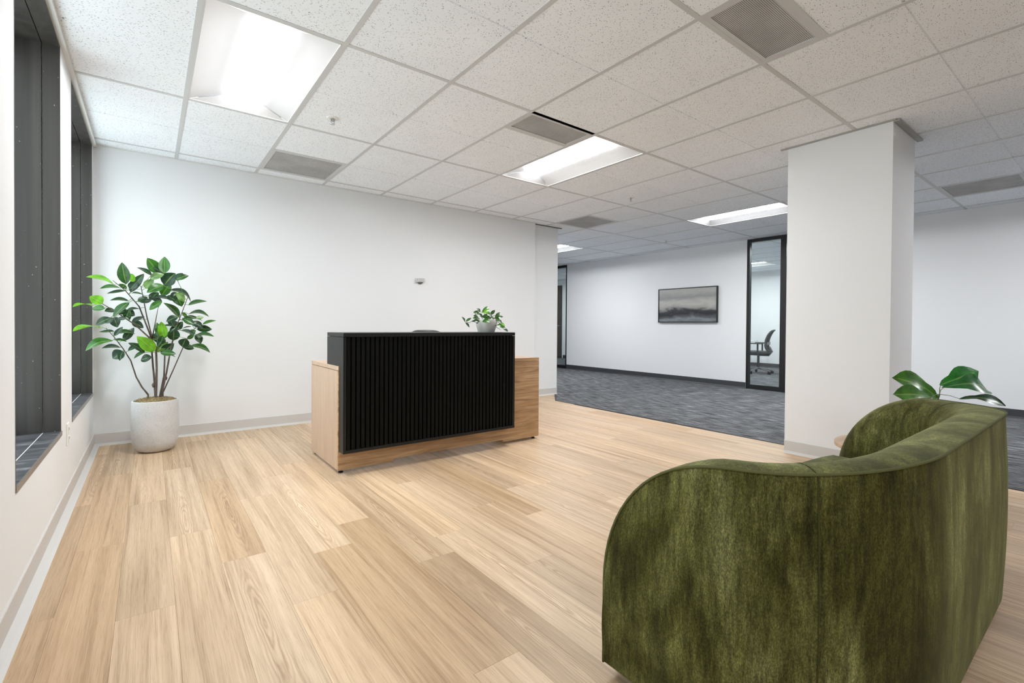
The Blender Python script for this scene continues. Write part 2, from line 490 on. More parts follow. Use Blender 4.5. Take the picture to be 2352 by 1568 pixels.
# ------------------------------------------------------------------ mesh helpers
class MB:
    def __init__(self):
        self.v, self.f, self.uv = [], [], None
    def add(self, vs, fs):
        o = len(self.v)
        self.v += [tuple(x) for x in vs]
        self.f += [tuple(i + o for i in f) for f in fs]
        return self
    def box(self, x0, x1, y0, y1, z0, z1):
        x0, x1 = min(x0, x1), max(x0, x1); y0, y1 = min(y0, y1), max(y0, y1); z0, z1 = min(z0, z1), max(z0, z1)
        vs = [(x0, y0, z0), (x1, y0, z0), (x1, y1, z0), (x0, y1, z0), (x0, y0, z1), (x1, y0, z1), (x1, y1, z1), (x0, y1, z1)]
        return self.add(vs, [(0, 3, 2, 1), (4, 5, 6, 7), (0, 1, 5, 4), (1, 2, 6, 5), (2, 3, 7, 6), (3, 0, 4, 7)])
    def tube(self, pts, r, n=8, cap=True, r2=None):
        pts = [Vector(p) for p in pts]
        m = len(pts)
        rs = r if isinstance(r, (list, tuple)) else [r + ((r2 if r2 is not None else r) - r) * i / max(1, m - 1) for i in range(m)]
        vs = []
        prev = None
        for i, p in enumerate(pts):
            t = (pts[min(i + 1, m - 1)] - pts[max(i - 1, 0)])
            if t.length < 1e-9:
                t = Vector((0, 0, 1))
            t.normalize()
            if prev is None:
                a = Vector((0, 0, 1)) if abs(t.z) < 0.9 else Vector((1, 0, 0))
                a = (a - t * a.dot(t)).normalized()
            else:
                a = (prev - t * prev.dot(t)).normalized()
            prev = a
            b = t.cross(a)
            for k in range(n):
                q = 2 * PI * k / n
                vs.append(p + (a * math.cos(q) + b * math.sin(q)) * rs[i])
        fs = []
        for i in range(m - 1):
            for k in range(n):
                k2 = (k + 1) % n
                fs.append((i * n + k, i * n + k2, (i + 1) * n + k2, (i + 1) * n + k))
        if cap:
            fs.append(tuple(range(n - 1, -1, -1)))
            fs.append(tuple((m - 1) * n + k for k in range(n)))
        return self.add(vs, fs)
    def lathe(self, c, prof, n=32):
        """prof: list of (r, z); revolved about the vertical through c"""
        cx, cy, cz = c
        vs, fs = [], []
        for r, z in prof:
            for k in range(n):
                q = 2 * PI * k / n
                vs.append((cx + r * math.cos(q), cy + r * math.sin(q), cz + z))
        for i in range(len(prof) - 1):
            for k in range(n):
                k2 = (k + 1) % n
                fs.append((i * n + k, i * n + k2, (i + 1) * n + k2, (i + 1) * n + k))
        if prof[0][0] > 1e-6:
            fs.append(tuple(range(n - 1, -1, -1)))
        if prof[-1][0] > 1e-6:
            fs.append(tuple((len(prof) - 1) * n + k for k in range(n)))
        return self.add(vs, fs)
    def grid(self, rows, close=False):
        o = len(self.v)
        m = len(rows[0])
        vs = [p for r in rows for p in r]
        fs = []
        for i in range(len(rows) - 1):
            for k in range(m - 1 if not close else m):
                k2 = (k + 1) % m
                fs.append((i * m + k, i * m + k2, (i + 1) * m + k2, (i + 1) * m + k))
        return self.add(vs, fs)
    def mesh(self, name, mat, origin=(0, 0, 0), smooth=False):
        me = bpy.data.meshes.new(name)
        ox, oy, oz = origin
        me.from_pydata([(x - ox, y - oy, z - oz) for x, y, z in self.v], [], self.f)
        if self.uv:
            ul = me.uv_layers.new(name='UVMap')
            for lp in me.loops:
                ul.data[lp.index].uv = self.uv[lp.vertex_index]
        me.materials.append(mat)
        if smooth:
            me.polygons.foreach_set('use_smooth', [True] * len(me.polygons))
            if smooth != 'all':
                me.set_sharp_from_angle(angle=math.radians(40))
        me.update()
        return me
    def build(self, name, mat, parent=None, origin=(0, 0, 0), smooth=False, bevel=0.0):
        o = bpy.data.objects.new(name, self.mesh(name, mat, origin, smooth))
        COL.objects.link(o)
        if parent is not None:
            o.parent = parent
        if bevel:
            md = o.modifiers.new('edge', 'BEVEL'); md.width = bevel; md.segments = 2; md.limit_method = 'ANGLE'
        return o

def link_mesh(name, me, parent=None, loc=(0, 0, 0)):
    o = bpy.data.objects.new(name, me)
    COL.objects.link(o)
    o.location = loc
    if parent is not None:
        o.parent = parent
    return o

def tag(o, label, cat, group=None, kind=None):
    o['label'] = label
    o['category'] = cat
    if group:
        o['group'] = group
    if kind:
        o['kind'] = kind
    return o

def thing(name, label, cat, loc, rz=0.0, group=None):
    o = bpy.data.objects.new(name, None)
    COL.objects.link(o)
    o.location = loc
    o.rotation_euler = (0, 0, rz)
    o.empty_display_size = 0.1
    return tag(o, label, cat, group)

def struct(name, label, cat, mb=None, mat=None, bevel=0.0):
    if mb is None:
        o = bpy.data.objects.new(name, None); COL.objects.link(o)
    else:
        o = mb.build(name, mat, bevel=bevel)
    return tag(o, label, cat, kind='structure')

# ================================================================== SETTING
H = 2.4135
G = 0.6096
GX0, GY0 = 0.5387, -0.1759
gx = lambda i: GX0 + i * G
gy = lambda j: GY0 - j * G
XW = 8.048           # picture wall
XO = 12.6            # far wall of the glazed office
Y_NEAR, Y_FAR = -9.0, 7.6

# ---- floor: sub-floor and one plank at a time
CARPET_EDGE = [(4.62, Y_NEAR), (4.645, -3.0), (4.665, -0.385), (5.045, 0.05)]
floor = struct('floor', 'light oak plank floor of the reception area', 'floor',
               MB().box(-0.02, 4.60, Y_NEAR, 0.0, -0.05, -0.012).box(4.60, 5.06, -0.75, 0.12, -0.05, -0.012), M['subfloor'])
PW, PL = 0.1645, 1.26
def plank_mesh(w, l):
    c = 0.0003; g = 0.0002
    b = MB()
    x0, x1, y0, y1 = g, w - g, g, l - g
    vs = [(x0, y0, -0.011), (x1, y0, -0.011), (x1, y1, -0.011), (x0, y1, -0.011),
          (x0, y0, -c), (x1, y0, -c), (x1, y1, -c), (x0, y1, -c),
          (x0 + c, y0 + c, 0), (x1 - c, y0 + c, 0), (x1 - c, y1 - c, 0), (x0 + c, y1 - c, 0)]
    fs = [(0, 3, 2, 1), (8, 9, 10, 11)]
    for a, d in ((0, 4), (4, 8)):
        for k in range(4):
            k2 = (k + 1) % 4
            fs.append((a + k, a + k2, d + k2, d + k))
    return b.add(vs, fs).mesh('plank', M['oak'])
PCACHE = {}
ends = {0: -2.87, 1: -2.30, 2: -1.76, 3: -2.36, 4: -2.78, 5: -2.01, 6: -1.66, 7: -2.68, 8: -3.265, 9: -3.087, 10: -2.285, 11: -2.887, 12: -3.143}
OAK = (0.60, 0.437, 0.288)
tones = {(7, 0): 0.80, (8, 0): 0.72, (8, -1): 0.90, (4, 0): 1.06, (5, 0): 1.04, (6, 0): 1.08, (9, 0): 1.08, (9, -1): 1.05, (7, -1): 1.06, (0, 0): 0.80, (1, 0): 0.84, (0, -1): 0.78, (1, -1): 0.86, (2, 0): 0.92, (3, 0): 0.98}  # plank tones; rows by the window wall darkened for shade under the sill
prnd = random.Random(11)
nrow = 0
x = 0.102 - PW
edge_x = 4.615
while x < edge_x - 0.01:
    w0, w1 = max(0.002, x), min(x + PW, edge_x)
    e = ends.get(nrow, -prnd.uniform(1.3, 3.6))
    y = e
    while y < -0.01:
        y += PL
    k = 0
    hi = 0.0
    while hi > -6.3:
        lo = y - PL
        a, bnd = max(lo, -6.3), min(hi, y)
        if bnd - a > 0.02:
            key = (round(w1 - w0, 4), round(bnd - a, 4))
            if key not in PCACHE:
                PCACHE[key] = plank_mesh(*key)
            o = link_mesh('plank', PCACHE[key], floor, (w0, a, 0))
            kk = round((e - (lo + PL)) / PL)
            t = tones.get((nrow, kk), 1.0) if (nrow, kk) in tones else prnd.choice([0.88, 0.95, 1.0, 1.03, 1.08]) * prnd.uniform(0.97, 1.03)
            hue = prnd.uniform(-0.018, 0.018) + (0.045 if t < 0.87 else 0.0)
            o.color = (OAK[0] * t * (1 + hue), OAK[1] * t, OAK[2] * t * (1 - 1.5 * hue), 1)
        hi = lo
        y = lo
    x += PW
    nrow += 1
# the short planks between the last full row and the carpet edge
nook = MB().add([(4.6155, -0.75, -0.011), (4.652, -0.75, -0.011), (4.664, -0.385, -0.011), (5.044, 0.049, -0.011), (4.6155, 0.049, -0.011),
                 (4.6155, -0.75, 0), (4.652, -0.75, 0), (4.664, -0.385, 0), (5.044, 0.049, 0), (4.6155, 0.049, 0)],
                [(4, 3, 2, 1, 0), (5, 6, 7, 8, 9), (0, 1, 6, 5), (1, 2, 7, 6), (2, 3, 8, 7), (3, 4, 9, 8), (4, 0, 5, 9)])
o = nook.build('plank', M['oak'], floor); o.color = (*[c for c in OAK], 1)

# ---- carpet
cb = MB()
ex = CARPET_EDGE
vs = [(px_, py_, 0.002) for px_, py_ in ex] + [(XO, 0.05, 0.002), (XO, Y_NEAR, 0.002)]
cb.add(vs + [(a, b_, -0.02) for a, b_, _ in vs], [(5, 4, 3, 2, 1, 0)[::-1] if False else (0, 5, 4, 3, 2, 1)] + [(i, (i + 1) % 6, (i + 1) % 6 + 6, i + 6) for i in range(6)])
cb.box(4.60, XO, 0.05, Y_FAR, -0.02, 0.002)
struct('floor_corridor', 'dark grey streaked carpet of the corridor and offices', 'carpet', cb, M['carpet'])
tb = MB()
for (a, b_), (c, d) in zip(ex[:-1], ex[1:]):
    tb.add([(a - 0.028, b_, 0.005), (a, b_, 0.005), (c, d, 0.005), (c - 0.028, d, 0.005), (a - 0.034, b_, -0.01), (a, b_, -0.01), (c, d, -0.01), (c - 0.034, d, -0.01)],
           [(0, 1, 2, 3), (0, 3, 7, 4), (1, 5, 6, 2), (0, 4, 5, 1), (2, 6, 7, 3)])
struct('trim_1', 'thin black transition strip between oak floor and carpet', 'floor trim', tb, plain('black_strip', (0.015, 0.015, 0.016), 0.5))

# ---- ceiling: slab, tees, tiles
ceil = struct('ceiling', 'suspended ceiling of white fissured tiles', 'ceiling',
              MB().box(-0.3, XO + 0.1, Y_NEAR - 0.1, Y_FAR + 0.1, H + 0.13, H + 0.25), M['slab'])
COLX0, COLX1, COLY0, COLY1 = 4.38, 4.90, -4.053, -3.379
def visible(x0, x1, y0, y1, z, m=500):
    for xx in (x0, (x0 + x1) / 2, x1):
        for yy in (y0, (y0 + y1) / 2, y1):
            p = px((xx, yy, z))
            if p and -m < p[0] < 2352 + m and -m < p[1] < 1568 + m:
                return True
    return False
# slots taken by fixtures: (i, j) = column, 2-ft row, counted from the corner by the back wall
LIGHTS = [(0, 2), (4, 2), (9, 2), (9, -4), (0, 10), (9, 8), (6, -10)]  # last three are unseen, added to brighten the room
OFFICE_LIGHTS = [(14, 2), (17, 2), (13, -10), (14, -2), (17, -2)]  # glazed office ones are unseen, added to brighten it
VENTS2 = [(1, 0), (7, 0), (10, 6)]            # 2 x 2 ft
VENTS1 = [(3, 3.5), (3, 6.0)]                 # 1 x 2 ft
TILE_Z = H + 0.003
TCACHE = {}
def tile(x0, x1, y0, y1, grooves=()):
    """lay-in tile; local origin at its low corner; scored across at the given y"""
    key = (round(x1 - x0, 3), round(y1 - y0, 3), tuple(round(g - y0, 3) for g in grooves))
    if key not in TCACHE:
        b = MB()
        w, l = x1 - x0, y1 - y0
        ys = [0.0]
        prof = [(0.0, 0.0)]
        for g in key[2]:
            prof += [(g - 0.006, 0.0), (g - 0.003, 0.005), (g + 0.003, 0.005), (g + 0.006, 0.0)]
        prof.append((l, 0.0))
        rows = [[(0, yy, zz), (w, yy, zz)] for yy, zz in prof]
        vs = [p for r in rows for p in r]
        fs = [(2 * i, 2 * i + 2, 2 * i + 3, 2 * i + 1) for i in range(len(rows) - 1)]
        n = len(vs)
        vs += [(0, 0, 0.02), (w, 0, 0.02), (w, l, 0.02), (0, l, 0.02)]
        fs += [(n, n + 1, n + 2, n + 3), (0, 1, n + 1, n), (n - 2, n + 3, n + 2, n - 1)]
        b.add(vs, fs)
        TCACHE[key] = b.mesh('ceiling_tile', M['tile'])
    link_mesh('ceiling_tile', TCACHE[key], ceil, (x0, y0, TILE_Z))
taken = {}
for i, j in LIGHTS + OFFICE_LIGHTS:
    taken[(i, j)] = 'L'; taken[(i, j + 1)] = 'L'
for i, j in VENTS2:
    taken[(i, j)] = 'V'
for i in range(-1, 20):
    x0 = max(gx(i), 0.0); x1 = min(gx(i + 1), XO)
    if x1 - x0 < 0.03:
        continue
    for j in list(range(-12, 10, 2)):            # 4-ft bays; j even rows carry tees
        yt, yb = gy(j), gy(j + 2)
        if yt > Y_FAR: yt = Y_FAR
        for (ya, yb_) in [(yb, yt)]:
            if ya < 0 < yb_ and x1 <= 4.6:       # bay cut by the back wall
                yb_ = 0.0
            if ya >= 0 and x1 <= 4.6:
                continue
            if not visible(x0, x1, ya, yb_, H):
                continue
            if (i, j) in taken and taken[(i, j)] == 'L':
                continue
            if (i, j) in taken and taken[(i, j)] == 'V':
                tile(x0, x1, ya, gy(j + 1)); continue
            v1 = [v for v in VENTS1 if v[0] == i and j <= v[1] < j + 2]
            if v1:
                a, b_ = gy(v1[0][1]), gy(v1[0][1] + 0.5)
                if yb_ - a > 0.05:
                    tile(x0, x1, a, yb_, [gy(j + 1)] if gy(j + 1) > a + 0.02 else [])
                if b_ - ya > 0.05:
                    tile(x0, x1, ya, b_, [gy(j + 1)] if gy(j + 1) < b_ - 0.02 else [])
                continue
            gr = [gy(j + 1)] if ya + 0.03 < gy(j + 1) < yb_ - 0.03 else []
            tile(x0, x1, ya, yb_, gr)
# tees: one bar per grid line
TW = 0.0125
def tee(x0, x1, y0, y1):
    dz = 0.0005 if x1 - x0 > y1 - y0 else 0.0
    b = MB().box(x0, x1, y0, y1, H + dz, H + 0.003 + dz)
    if x1 - x0 > y1 - y0:
        ym = (y0 + y1) / 2; b.box(x0, x1, ym - 0.001, ym + 0.001, H + 0.004, H + 0.03)
    else:
        xm = (x0 + x1) / 2; b.box(xm - 0.001, xm + 0.001, y0, y1, H + 0.0031, H + 0.03)
    b.build('ceiling_tee', M['tee'], ceil)
for i in range(0, 20):
    X = gx(i)
    yt = 0.0 if X < 4.6 else Y_FAR
    tee(X - TW, X + TW, -5.6, yt)
for j in range(-12, 10, 2):
    Y = gy(j)
    tee(0.0 if Y < 0 else 4.6, XO, Y - TW, Y + TW)
for (i, j) in VENTS2:
    tee(gx(i), gx(i + 1), gy(j + 1) - TW, gy(j + 1) + TW)
for (i, j) in VENTS1:
    tee(gx(i), gx(i + 1), gy(j + 0.5) - TW, gy(j + 0.5) + TW)
    if j != int(j) or int(j) % 2:
        tee(gx(i), gx(i + 1), gy(j) - TW, gy(j) + TW)

# ---- walls
WT = 0.26
SILL_Z, HEAD_Z = 0.44, 2.39
WINS = [(-2.79, -1.745), (-1.335, -0.085)]
wl = MB()
ycur = Y_NEAR
for a, b_ in [(-4.35, -3.25)] + WINS:
    wl.box(-WT, 0, ycur, a, 0, H + 0.14)
    wl.box(-WT, 0, a, b_, 0, SILL_Z - 0.015)
    wl.box(-WT, 0, a, b_, HEAD_Z, H + 0.14)
    ycur = b_
wl.box(-WT, 0, ycur, 0.15, 0, H + 0.14)
wall_left = struct('wall_left', 'white wall with tall recessed windows at the left', 'wall', wl, M['wall'])
struct('wall_back', 'long white wall behind the reception desk', 'wall', MB().box(0, 4.588, 0, 0.15, 0, H + 0.14), M['wall'])
struct('wall_wing', 'short set-back white wall end beside the corridor', 'wall', MB().box(4.588, 5.058, 0.05, Y_FAR, 0, H + 0.14), M['wall'])
GL0, GL1 = -3.2, -1.22           # glazed office front
FG0, FG1 = 2.985, 4.3            # far glazed front
struct('wall_right', 'white corridor wall carrying the framed picture', 'wall',
       MB().box(XW, XW + 0.12, GL1, FG0, 0, H + 0.14), M['wall'])
struct('wall_right_near', 'white corridor wall right of the square column', 'wall', MB().box(XW, XW + 0.12, Y_NEAR, GL0, 0, H + 0.14), M['wall'])
struct('wall_right_end', 'white corridor wall past the far glazed front', 'wall', MB().box(XW, XW + 0.12, FG1, Y_FAR, 0, H + 0.14), M['wall'])
struct('wall_near', 'white wall behind the viewpoint', 'wall', MB().box(-WT, XO, Y_NEAR - 0.12, Y_NEAR, 0, H + 0.14), M['wall'])
struct('wall_far', 'white wall closing the corridor far end', 'wall', MB().box(5.058, XO, Y_FAR, Y_FAR + 0.12, 0, H + 0.14), M['wall'])
struct('wall_office', 'pale grey far wall of the glazed office', 'wall', MB().box(XO, XO + 0.12, Y_NEAR, Y_FAR, 0, H + 0.14), M['wall'])
struct('wall_office_side', 'white partition closing the near side of the glazed office', 'wall', MB().box(XW + 0.12, XO, -4.4, -4.28, 0, H + 0.14), M['wall'])
struct('wall_office_partition', 'white partition between the two offices', 'wall', MB().box(XW + 0.12, XO, 2.3, 2.42, 0, H + 0.14), M['wall'])
col_ = struct('wall_column', 'square white column standing at the carpet edge', 'column',
              MB().box(COLX0, COLX1, COLY0, COLY1, 0, H + 0.10), M['column'])

# ---- base boards
def base_x(name, label, x0, x1, y, side, mat, h=0.10, cove=0.012):
    """along x; side = -1: proud towards -y"""
    t = 0.006
    b = MB()
    prof = [(0, 0), (side * (t + cove), 0), (side * (t + cove * 0.55), 0.006), (side * t, 0.02), (side * t, h - 0.003), (side * (t - 0.002), h), (0, h)]
    b.grid([[(x0, y + p, z) for p, z in prof], [(x1, y + p, z) for p, z in prof]])
    b.add([(x0, y + p, z) for p, z in prof], [tuple(range(len(prof)))])
    b.add([(x1, y + p, z) for p, z in prof], [tuple(range(len(prof)))])
    return struct(name, label, 'baseboard', b, mat)
def base_y(name, label, y0, y1, x, side, mat, h=0.10, cove=0.012):
    t = 0.006
    b = MB()
    prof = [(0, 0), (side * (t + cove), 0), (side * (t + cove * 0.55), 0.006), (side * t, 0.02), (side * t, h - 0.003), (side * (t - 0.002), h), (0, h)]
    b.grid([[(x + p, y0, z) for p, z in prof], [(x + p, y1, z) for p, z in prof]])
    b.add([(x + p, y0, z) for p, z in prof], [tuple(range(len(prof)))])
    b.add([(x + p, y1, z) for p, z in prof], [tuple(range(len(prof)))])
    return struct(name, label, 'baseboard', b, mat)
base_x('baseboard_back', 'light grey cove base along the back wall', 0.0, 4.588, 0, -1, M['base_light'])
base_x('baseboard_wing', 'light grey cove base on the wall end by the corridor', 4.588, 5.058, 0.05, -1, M['base_light'])
base_y('baseboard_left', 'light grey cove base under the tall windows', Y_NEAR, 0, 0, 1, M['base_light'], 0.10, 0.03)
base_y('baseboard_column', 'pale cove base around the square column face', COLY0, COLY1, COLX0, -1, M['base_light'])
base_x('baseboard_column_side', 'pale cove base on the narrow column face', COLX0, COLX1, COLY0, -1, M['base_light'])
base_y('baseboard_right', 'charcoal cove base under the framed picture', GL1, FG0, XW, -1, M['base_dark'])
base_y('baseboard_right_near', 'charcoal cove base right of the column', Y_NEAR, GL0, XW, -1, M['base_dark'])
base_y('baseboard_office', 'charcoal cove base along the office far wall', Y_NEAR, Y_FAR, XO, -1, M['base_dark'])
# ---- wall angles at the ceiling
struct('trim_2', 'white ceiling angle along the window wall', 'ceiling trim', MB().box(0, 0.022, -5.6, 0, H - 0.022, H + 0.002), M['trim'])
struct('trim_3', 'white ceiling angle along the back wall', 'ceiling trim', MB().box(0, 4.588, -0.016, 0, H - 0.004, H + 0.004), M['trim'])
struct('trim_4', 'grey ceiling angle around the column head', 'ceiling trim',
       MB().box(COLX0 - 0.018, COLX0, COLY0 - 0.018, COLY1 + 0.05, H - 0.006, H + 0.002).box(COLX0, COLX1 + 0.06, COLY0 - 0.035, COLY0, H - 0.012, H + 0.002), plain('scuffed_grey_angle', (0.36, 0.36, 0.35), 0.5))
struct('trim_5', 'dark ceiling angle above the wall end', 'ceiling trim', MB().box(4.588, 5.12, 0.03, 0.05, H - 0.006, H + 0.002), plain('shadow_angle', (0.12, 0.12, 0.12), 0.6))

# ---- windows in the left wall
def window(n, y0, y1, label):
    root = struct('window_%d' % n, label, 'window')
    jx = -0.066
    xg = -0.225
    for ya, yb in ((y1 - 0.012, y1), (y0, y0 + 0.012)):
        MB().box(jx + 0.002, 0.0, ya, yb, SILL_Z, HEAD_Z).build('jamb_panel', M['bronze'], root)
        MB().box(xg, jx - 0.002, ya, yb, SILL_Z, HEAD_Z).build('jamb_panel', M['bronze'], root)
    MB().box(jx + 0.002, 0.0, y0, y1, HEAD_Z - 0.012, HEAD_Z).build('soffit_panel', M['bronze'], root)
    MB().box(xg, jx - 0.002, y0, y1, HEAD_Z - 0.012, HEAD_Z).build('soffit_panel', M['bronze'], root)
    MB().box(jx + 0.0015, 0.0, y0, y1, SILL_Z - 0.02, SILL_Z).build('sill_slab', M['slate'], root)
    MB().box(xg, jx - 0.0015, y0, y1, SILL_Z - 0.02, SILL_Z).build('sill_slab', M['slate'], root)
    MB().box(jx - 0.0015, jx + 0.0015, y0, y1, SILL_Z - 0.02, SILL_Z + 0.0004).build('sill_joint', M['white_plastic'], root)
    MB().box(0.0, 0.004, y0, y1, SILL_Z - 0.022, SILL_Z + 0.001).build('sill_edge', M['sill_edge'], root)
    fr = MB()
    for ya, yb in ((y0, y0 + 0.045), (y1 - 0.045, y1)):
        fr.box(xg - 0.03, xg, ya, yb, SILL_Z - 0.015, HEAD_Z)
    fr.box(xg - 0.03, xg, y0 + 0.045, y1 - 0.045, SILL_Z - 0.015, SILL_Z + 0.04)
    fr.box(xg - 0.03, xg, y0 + 0.045, y1 - 0.045, HEAD_Z - 0.05, HEAD_Z)
    fr.build('window_frame', M['bronze'], root)
    MB().box(xg - 0.018, xg - 0.012, y0 + 0.045, y1 - 0.045, SILL_Z + 0.04, HEAD_Z - 0.05).build('pane', M['glass'], root)
    return root
window(1, *WINS[0], 'tall dark-framed window nearest the viewpoint in the left wall')
window(2, *WINS[1], 'tall dark-framed window in the corner beside the potted tree')
window(3, -4.35, -3.25, 'added tall dark-framed window beside the viewpoint, unseen left of the frame')  # added out of view, lets in more daylight

# ---- glazed office front behind the column
def glazing(n, label, bays, door=None):
    root = struct('window_%d' % n, label, 'glass partition')
    x0, x1 = XW + 0.005, XW + 0.07
    y0, y1 = bays[0][0], bays[-1][1]
    MB().box(x0, x1, y0, y1, H - 0.05, H).build('head_rail', M['black_metal'], root)
    for k, (a, b_) in enumerate(bays):
        s = 0.042
        MB().box(x0, x1, a, a + s, 0, H - 0.05).build('mullion', M['black_metal'], root)
        MB().box(x0, x1, b_ - s, b_, 0, H - 0.05).build('mullion', M['black_metal'], root)
        MB().box(x0, x1, a + s, b_ - s, 0.002, 0.075).build('bottom_rail', M['black_metal'], root)
        MB().box(x0 + 0.028, x0 + 0.036, a + s, b_ - s, 0.075, H - 0.05).build('pane', M['glass'], root)
    return root
glazing(4, 'black framed glass office front beside the column', [(-3.2, -2.72), (-2.72, -1.78), (-1.78, -1.22)])
glazing(5, 'black framed glass panel at the far end of the corridor', [(2.985, 3.65), (3.65, 4.3)])

# ================================================================== CEILING FIXTURES
def troffer(i, j, label):
    x0, x1, y0, y1 = gx(i) + TW, gx(i + 1) - TW, gy(j + 2) + TW, gy(j) - TW
    o = ((x0 + x1) / 2, (y0 + y1) / 2, H)
    r = thing('ceiling_light', label, 'ceiling light', o, 0, 'recessed troffer lights')
    xm = o[0]
    z0, zr = H + 0.002, H + 0.045
    hw = 0.095
    # reflector wings and sloped ends
    ey = 0.10
    for s in (-1, 1):
        xe = xm + s * (x1 - x0) / 2
        rows = []
        for t in [0, 0.25, 0.5, 0.75, 1]:
            xx = xe + (xm + s * hw - xe) * t
            zz = z0 + (zr - z0) * math.sin(t * PI / 2)
            inset = ey * t
            rows.append([(xx, y0 + inset, zz), (xx, y1 - inset, zz)])
        MB().grid(rows).build('reflector', M['reflector'], r, o, smooth='all')
    for s, ye in ((1, y0), (-1, y1)):
        MB().grid([[(x0, ye, z0), (x1, ye, z0)], [(xm - hw, ye + s * ey, zr), (xm + hw, ye + s * ey, zr)]]).build('end_plate', M['reflector'], r, o)
    rows = []
    for k in range(5):
        q = -PI / 2 + PI * k / 4
        rows.append([(xm + hw * math.sin(q), y0 + ey, zr - 0.014 * math.cos(q)), (xm + hw * math.sin(q), y1 - ey, zr - 0.014 * math.cos(q))])
    lb = MB().grid(rows)
    for e in (0, 1):
        lb.add([rw[e] for rw in rows], [tuple(range(5))])
    lb.build('lens', M['lens_corridor' if 8 <= i < 12 else 'lens'], r, o, smooth=True)
    fb = MB()
    for a, b_, c, d in ((x0, x0 + 0.006, y0, y1), (x1 - 0.006, x1, y0, y1), (x0, x1, y0, y0 + 0.006), (x0, x1, y1 - 0.006, y1)):
        fb.box(a, b_, c, d, H + 0.0005, H + 0.012)
    fb.build('frame', M['reflector'], r, o)
    return r
LL = ['lit recessed troffer nearest the windows, above the potted tree side', 'lit recessed troffer above the reception desk right end',
      'lit recessed troffer in the corridor, partly hidden by the column', 'lit recessed troffer at the corridor far end beyond the wall end',
      'added unseen recessed troffer behind the viewpoint near the windows', 
      'added unseen recessed troffer behind the viewpoint in the corridor', 'added unseen recessed troffer at the very end of the corridor']
for (i, j), lab in zip(LIGHTS, LL):
    troffer(i, j, lab)
OL = ['added recessed troffer inside the glazed office by the glass', 'added recessed troffer inside the glazed office over the task chair', 'recessed troffer inside the far glazed room', 'added recessed troffer in the glazed office behind the picture wall', 'added recessed troffer in the far corner of the glazed office']
for (i, j), lab in zip(OFFICE_LIGHTS, OL):
    troffer(i, j, lab)

def vent(i, j, rows_, label):
    x0, x1, y0, y1 = gx(i) + TW, gx(i + 1) - TW, gy(j + rows_) + TW, gy(j) - TW
    o = ((x0 + x1) / 2, (y0 + y1) / 2, H)
    r = thing('ceiling_vent', label, 'air vent', o, 0, 'perforated return grilles')
    f = 0.022
    fb = MB()
    fb.box(x0, x1, y0, y0 + f, H + 0.001, H + 0.014).box(x0, x1, y1 - f, y1, H + 0.001, H + 0.014)
    fb.box(x0, x0 + f, y0 + f, y1 - f, H + 0.001, H + 0.014).box(x1 - f, x1, y0 + f, y1 - f, H + 0.001, H + 0.014)
    fb.build('frame', M['tee'], r, o)
    MB().box(x0 + f, x1 - f, y0 + f, y1 - f, H + 0.006, H + 0.016).build('grille', M['grille'], r, o)
vent(1, 0, 1, 'square perforated grille by the back wall near the windows')
vent(7, 0, 1, 'square perforated grille above the corridor mouth')
vent(10, 6, 1, 'square perforated grille right of the column')
vent(3, 3.5, 0.5, 'half-size perforated grille next to the middle troffer')
vent(3, 6.0, 0.5, 'half-size perforated grille nearest the viewpoint at the top of the frame')

def sprinkler(p, label):
    r = thing('sprinkler', label, 'sprinkler', p, 0, 'ceiling sprinklers')
    o = p
    MB().lathe(p, [(0.040, 0.0), (0.038, -0.004), (0.026, -0.008), (0.016, -0.006), (0.0, -0.006)], 24).build('escutcheon', M['white_plastic'], r, o, smooth=True)
    MB().lathe(p, [(0.0, -0.006), (0.009, -0.007), (0.009, -0.022), (0.005, -0.026), (0.0, -0.026)], 12).build('head', M['steel'], r, o, smooth=True)
    MB().tube([(p[0] - 0.011, p[1], p[2] - 0.010), (p[0] - 0.011, p[1], p[2] - 0.032), (p[0], p[1], p[2] - 0.040), (p[0] + 0.011, p[1], p[2] - 0.032), (p[0] + 0.011, p[1], p[2] - 0.010)], 0.0025, 6).build('yoke', M['steel'], r, o, smooth=True)
    MB().lathe(p, [(0.0, -0.040), (0.016, -0.041), (0.016, -0.043), (0.0, -0.044)], 16).build('deflector', M['steel'], r, o)
sprinkler((1.36, -1.683, H + 0.003), 'pendant sprinkler in the tile right of the window-side troffer')
sprinkler((4.567, -1.667, H + 0.003), 'pendant sprinkler in the tile right of the middle troffer')
sprinkler((7.095, -0.354, H + 0.003), 'pendant sprinkler over the corridor, farthest of the three')

# ================================================================== RECEPTION DESK
DX0, DX1, DY0, DY1, DZ = 1.347, 3.086, -1.868, -1.21, 0.715
desk = thing('reception_desk', 'reception desk in brown wood laminate with raised black fluted front', 'desk', ((DX0 + DX1) / 2, (DY0 + DY1) / 2, 0))
do = tuple(desk.location)
tp = 0.028
MB().box(DX0, DX0 + 0.028, DY0 + 0.0206, DY1, 0.022, DZ - tp - 0.003).build('side_panel', M['walnut_z'], desk, do)
MB().box(DX1 - 0.028, DX1, DY0 + 0.0206, DY1, 0.022, DZ - tp - 0.003).build('side_panel', M['walnut_z'], desk, do)
MB().box(DX0, DX1, DY0, DY1, DZ - tp, DZ).build('worktop', M['walnut_top'], desk, do, bevel=0.0015)
MB().box(DX0, DX1, DY0 - 0.0008, DY0, DZ - tp, DZ - 0.0005).build('worktop_edge', M['walnut_x'], desk, do)
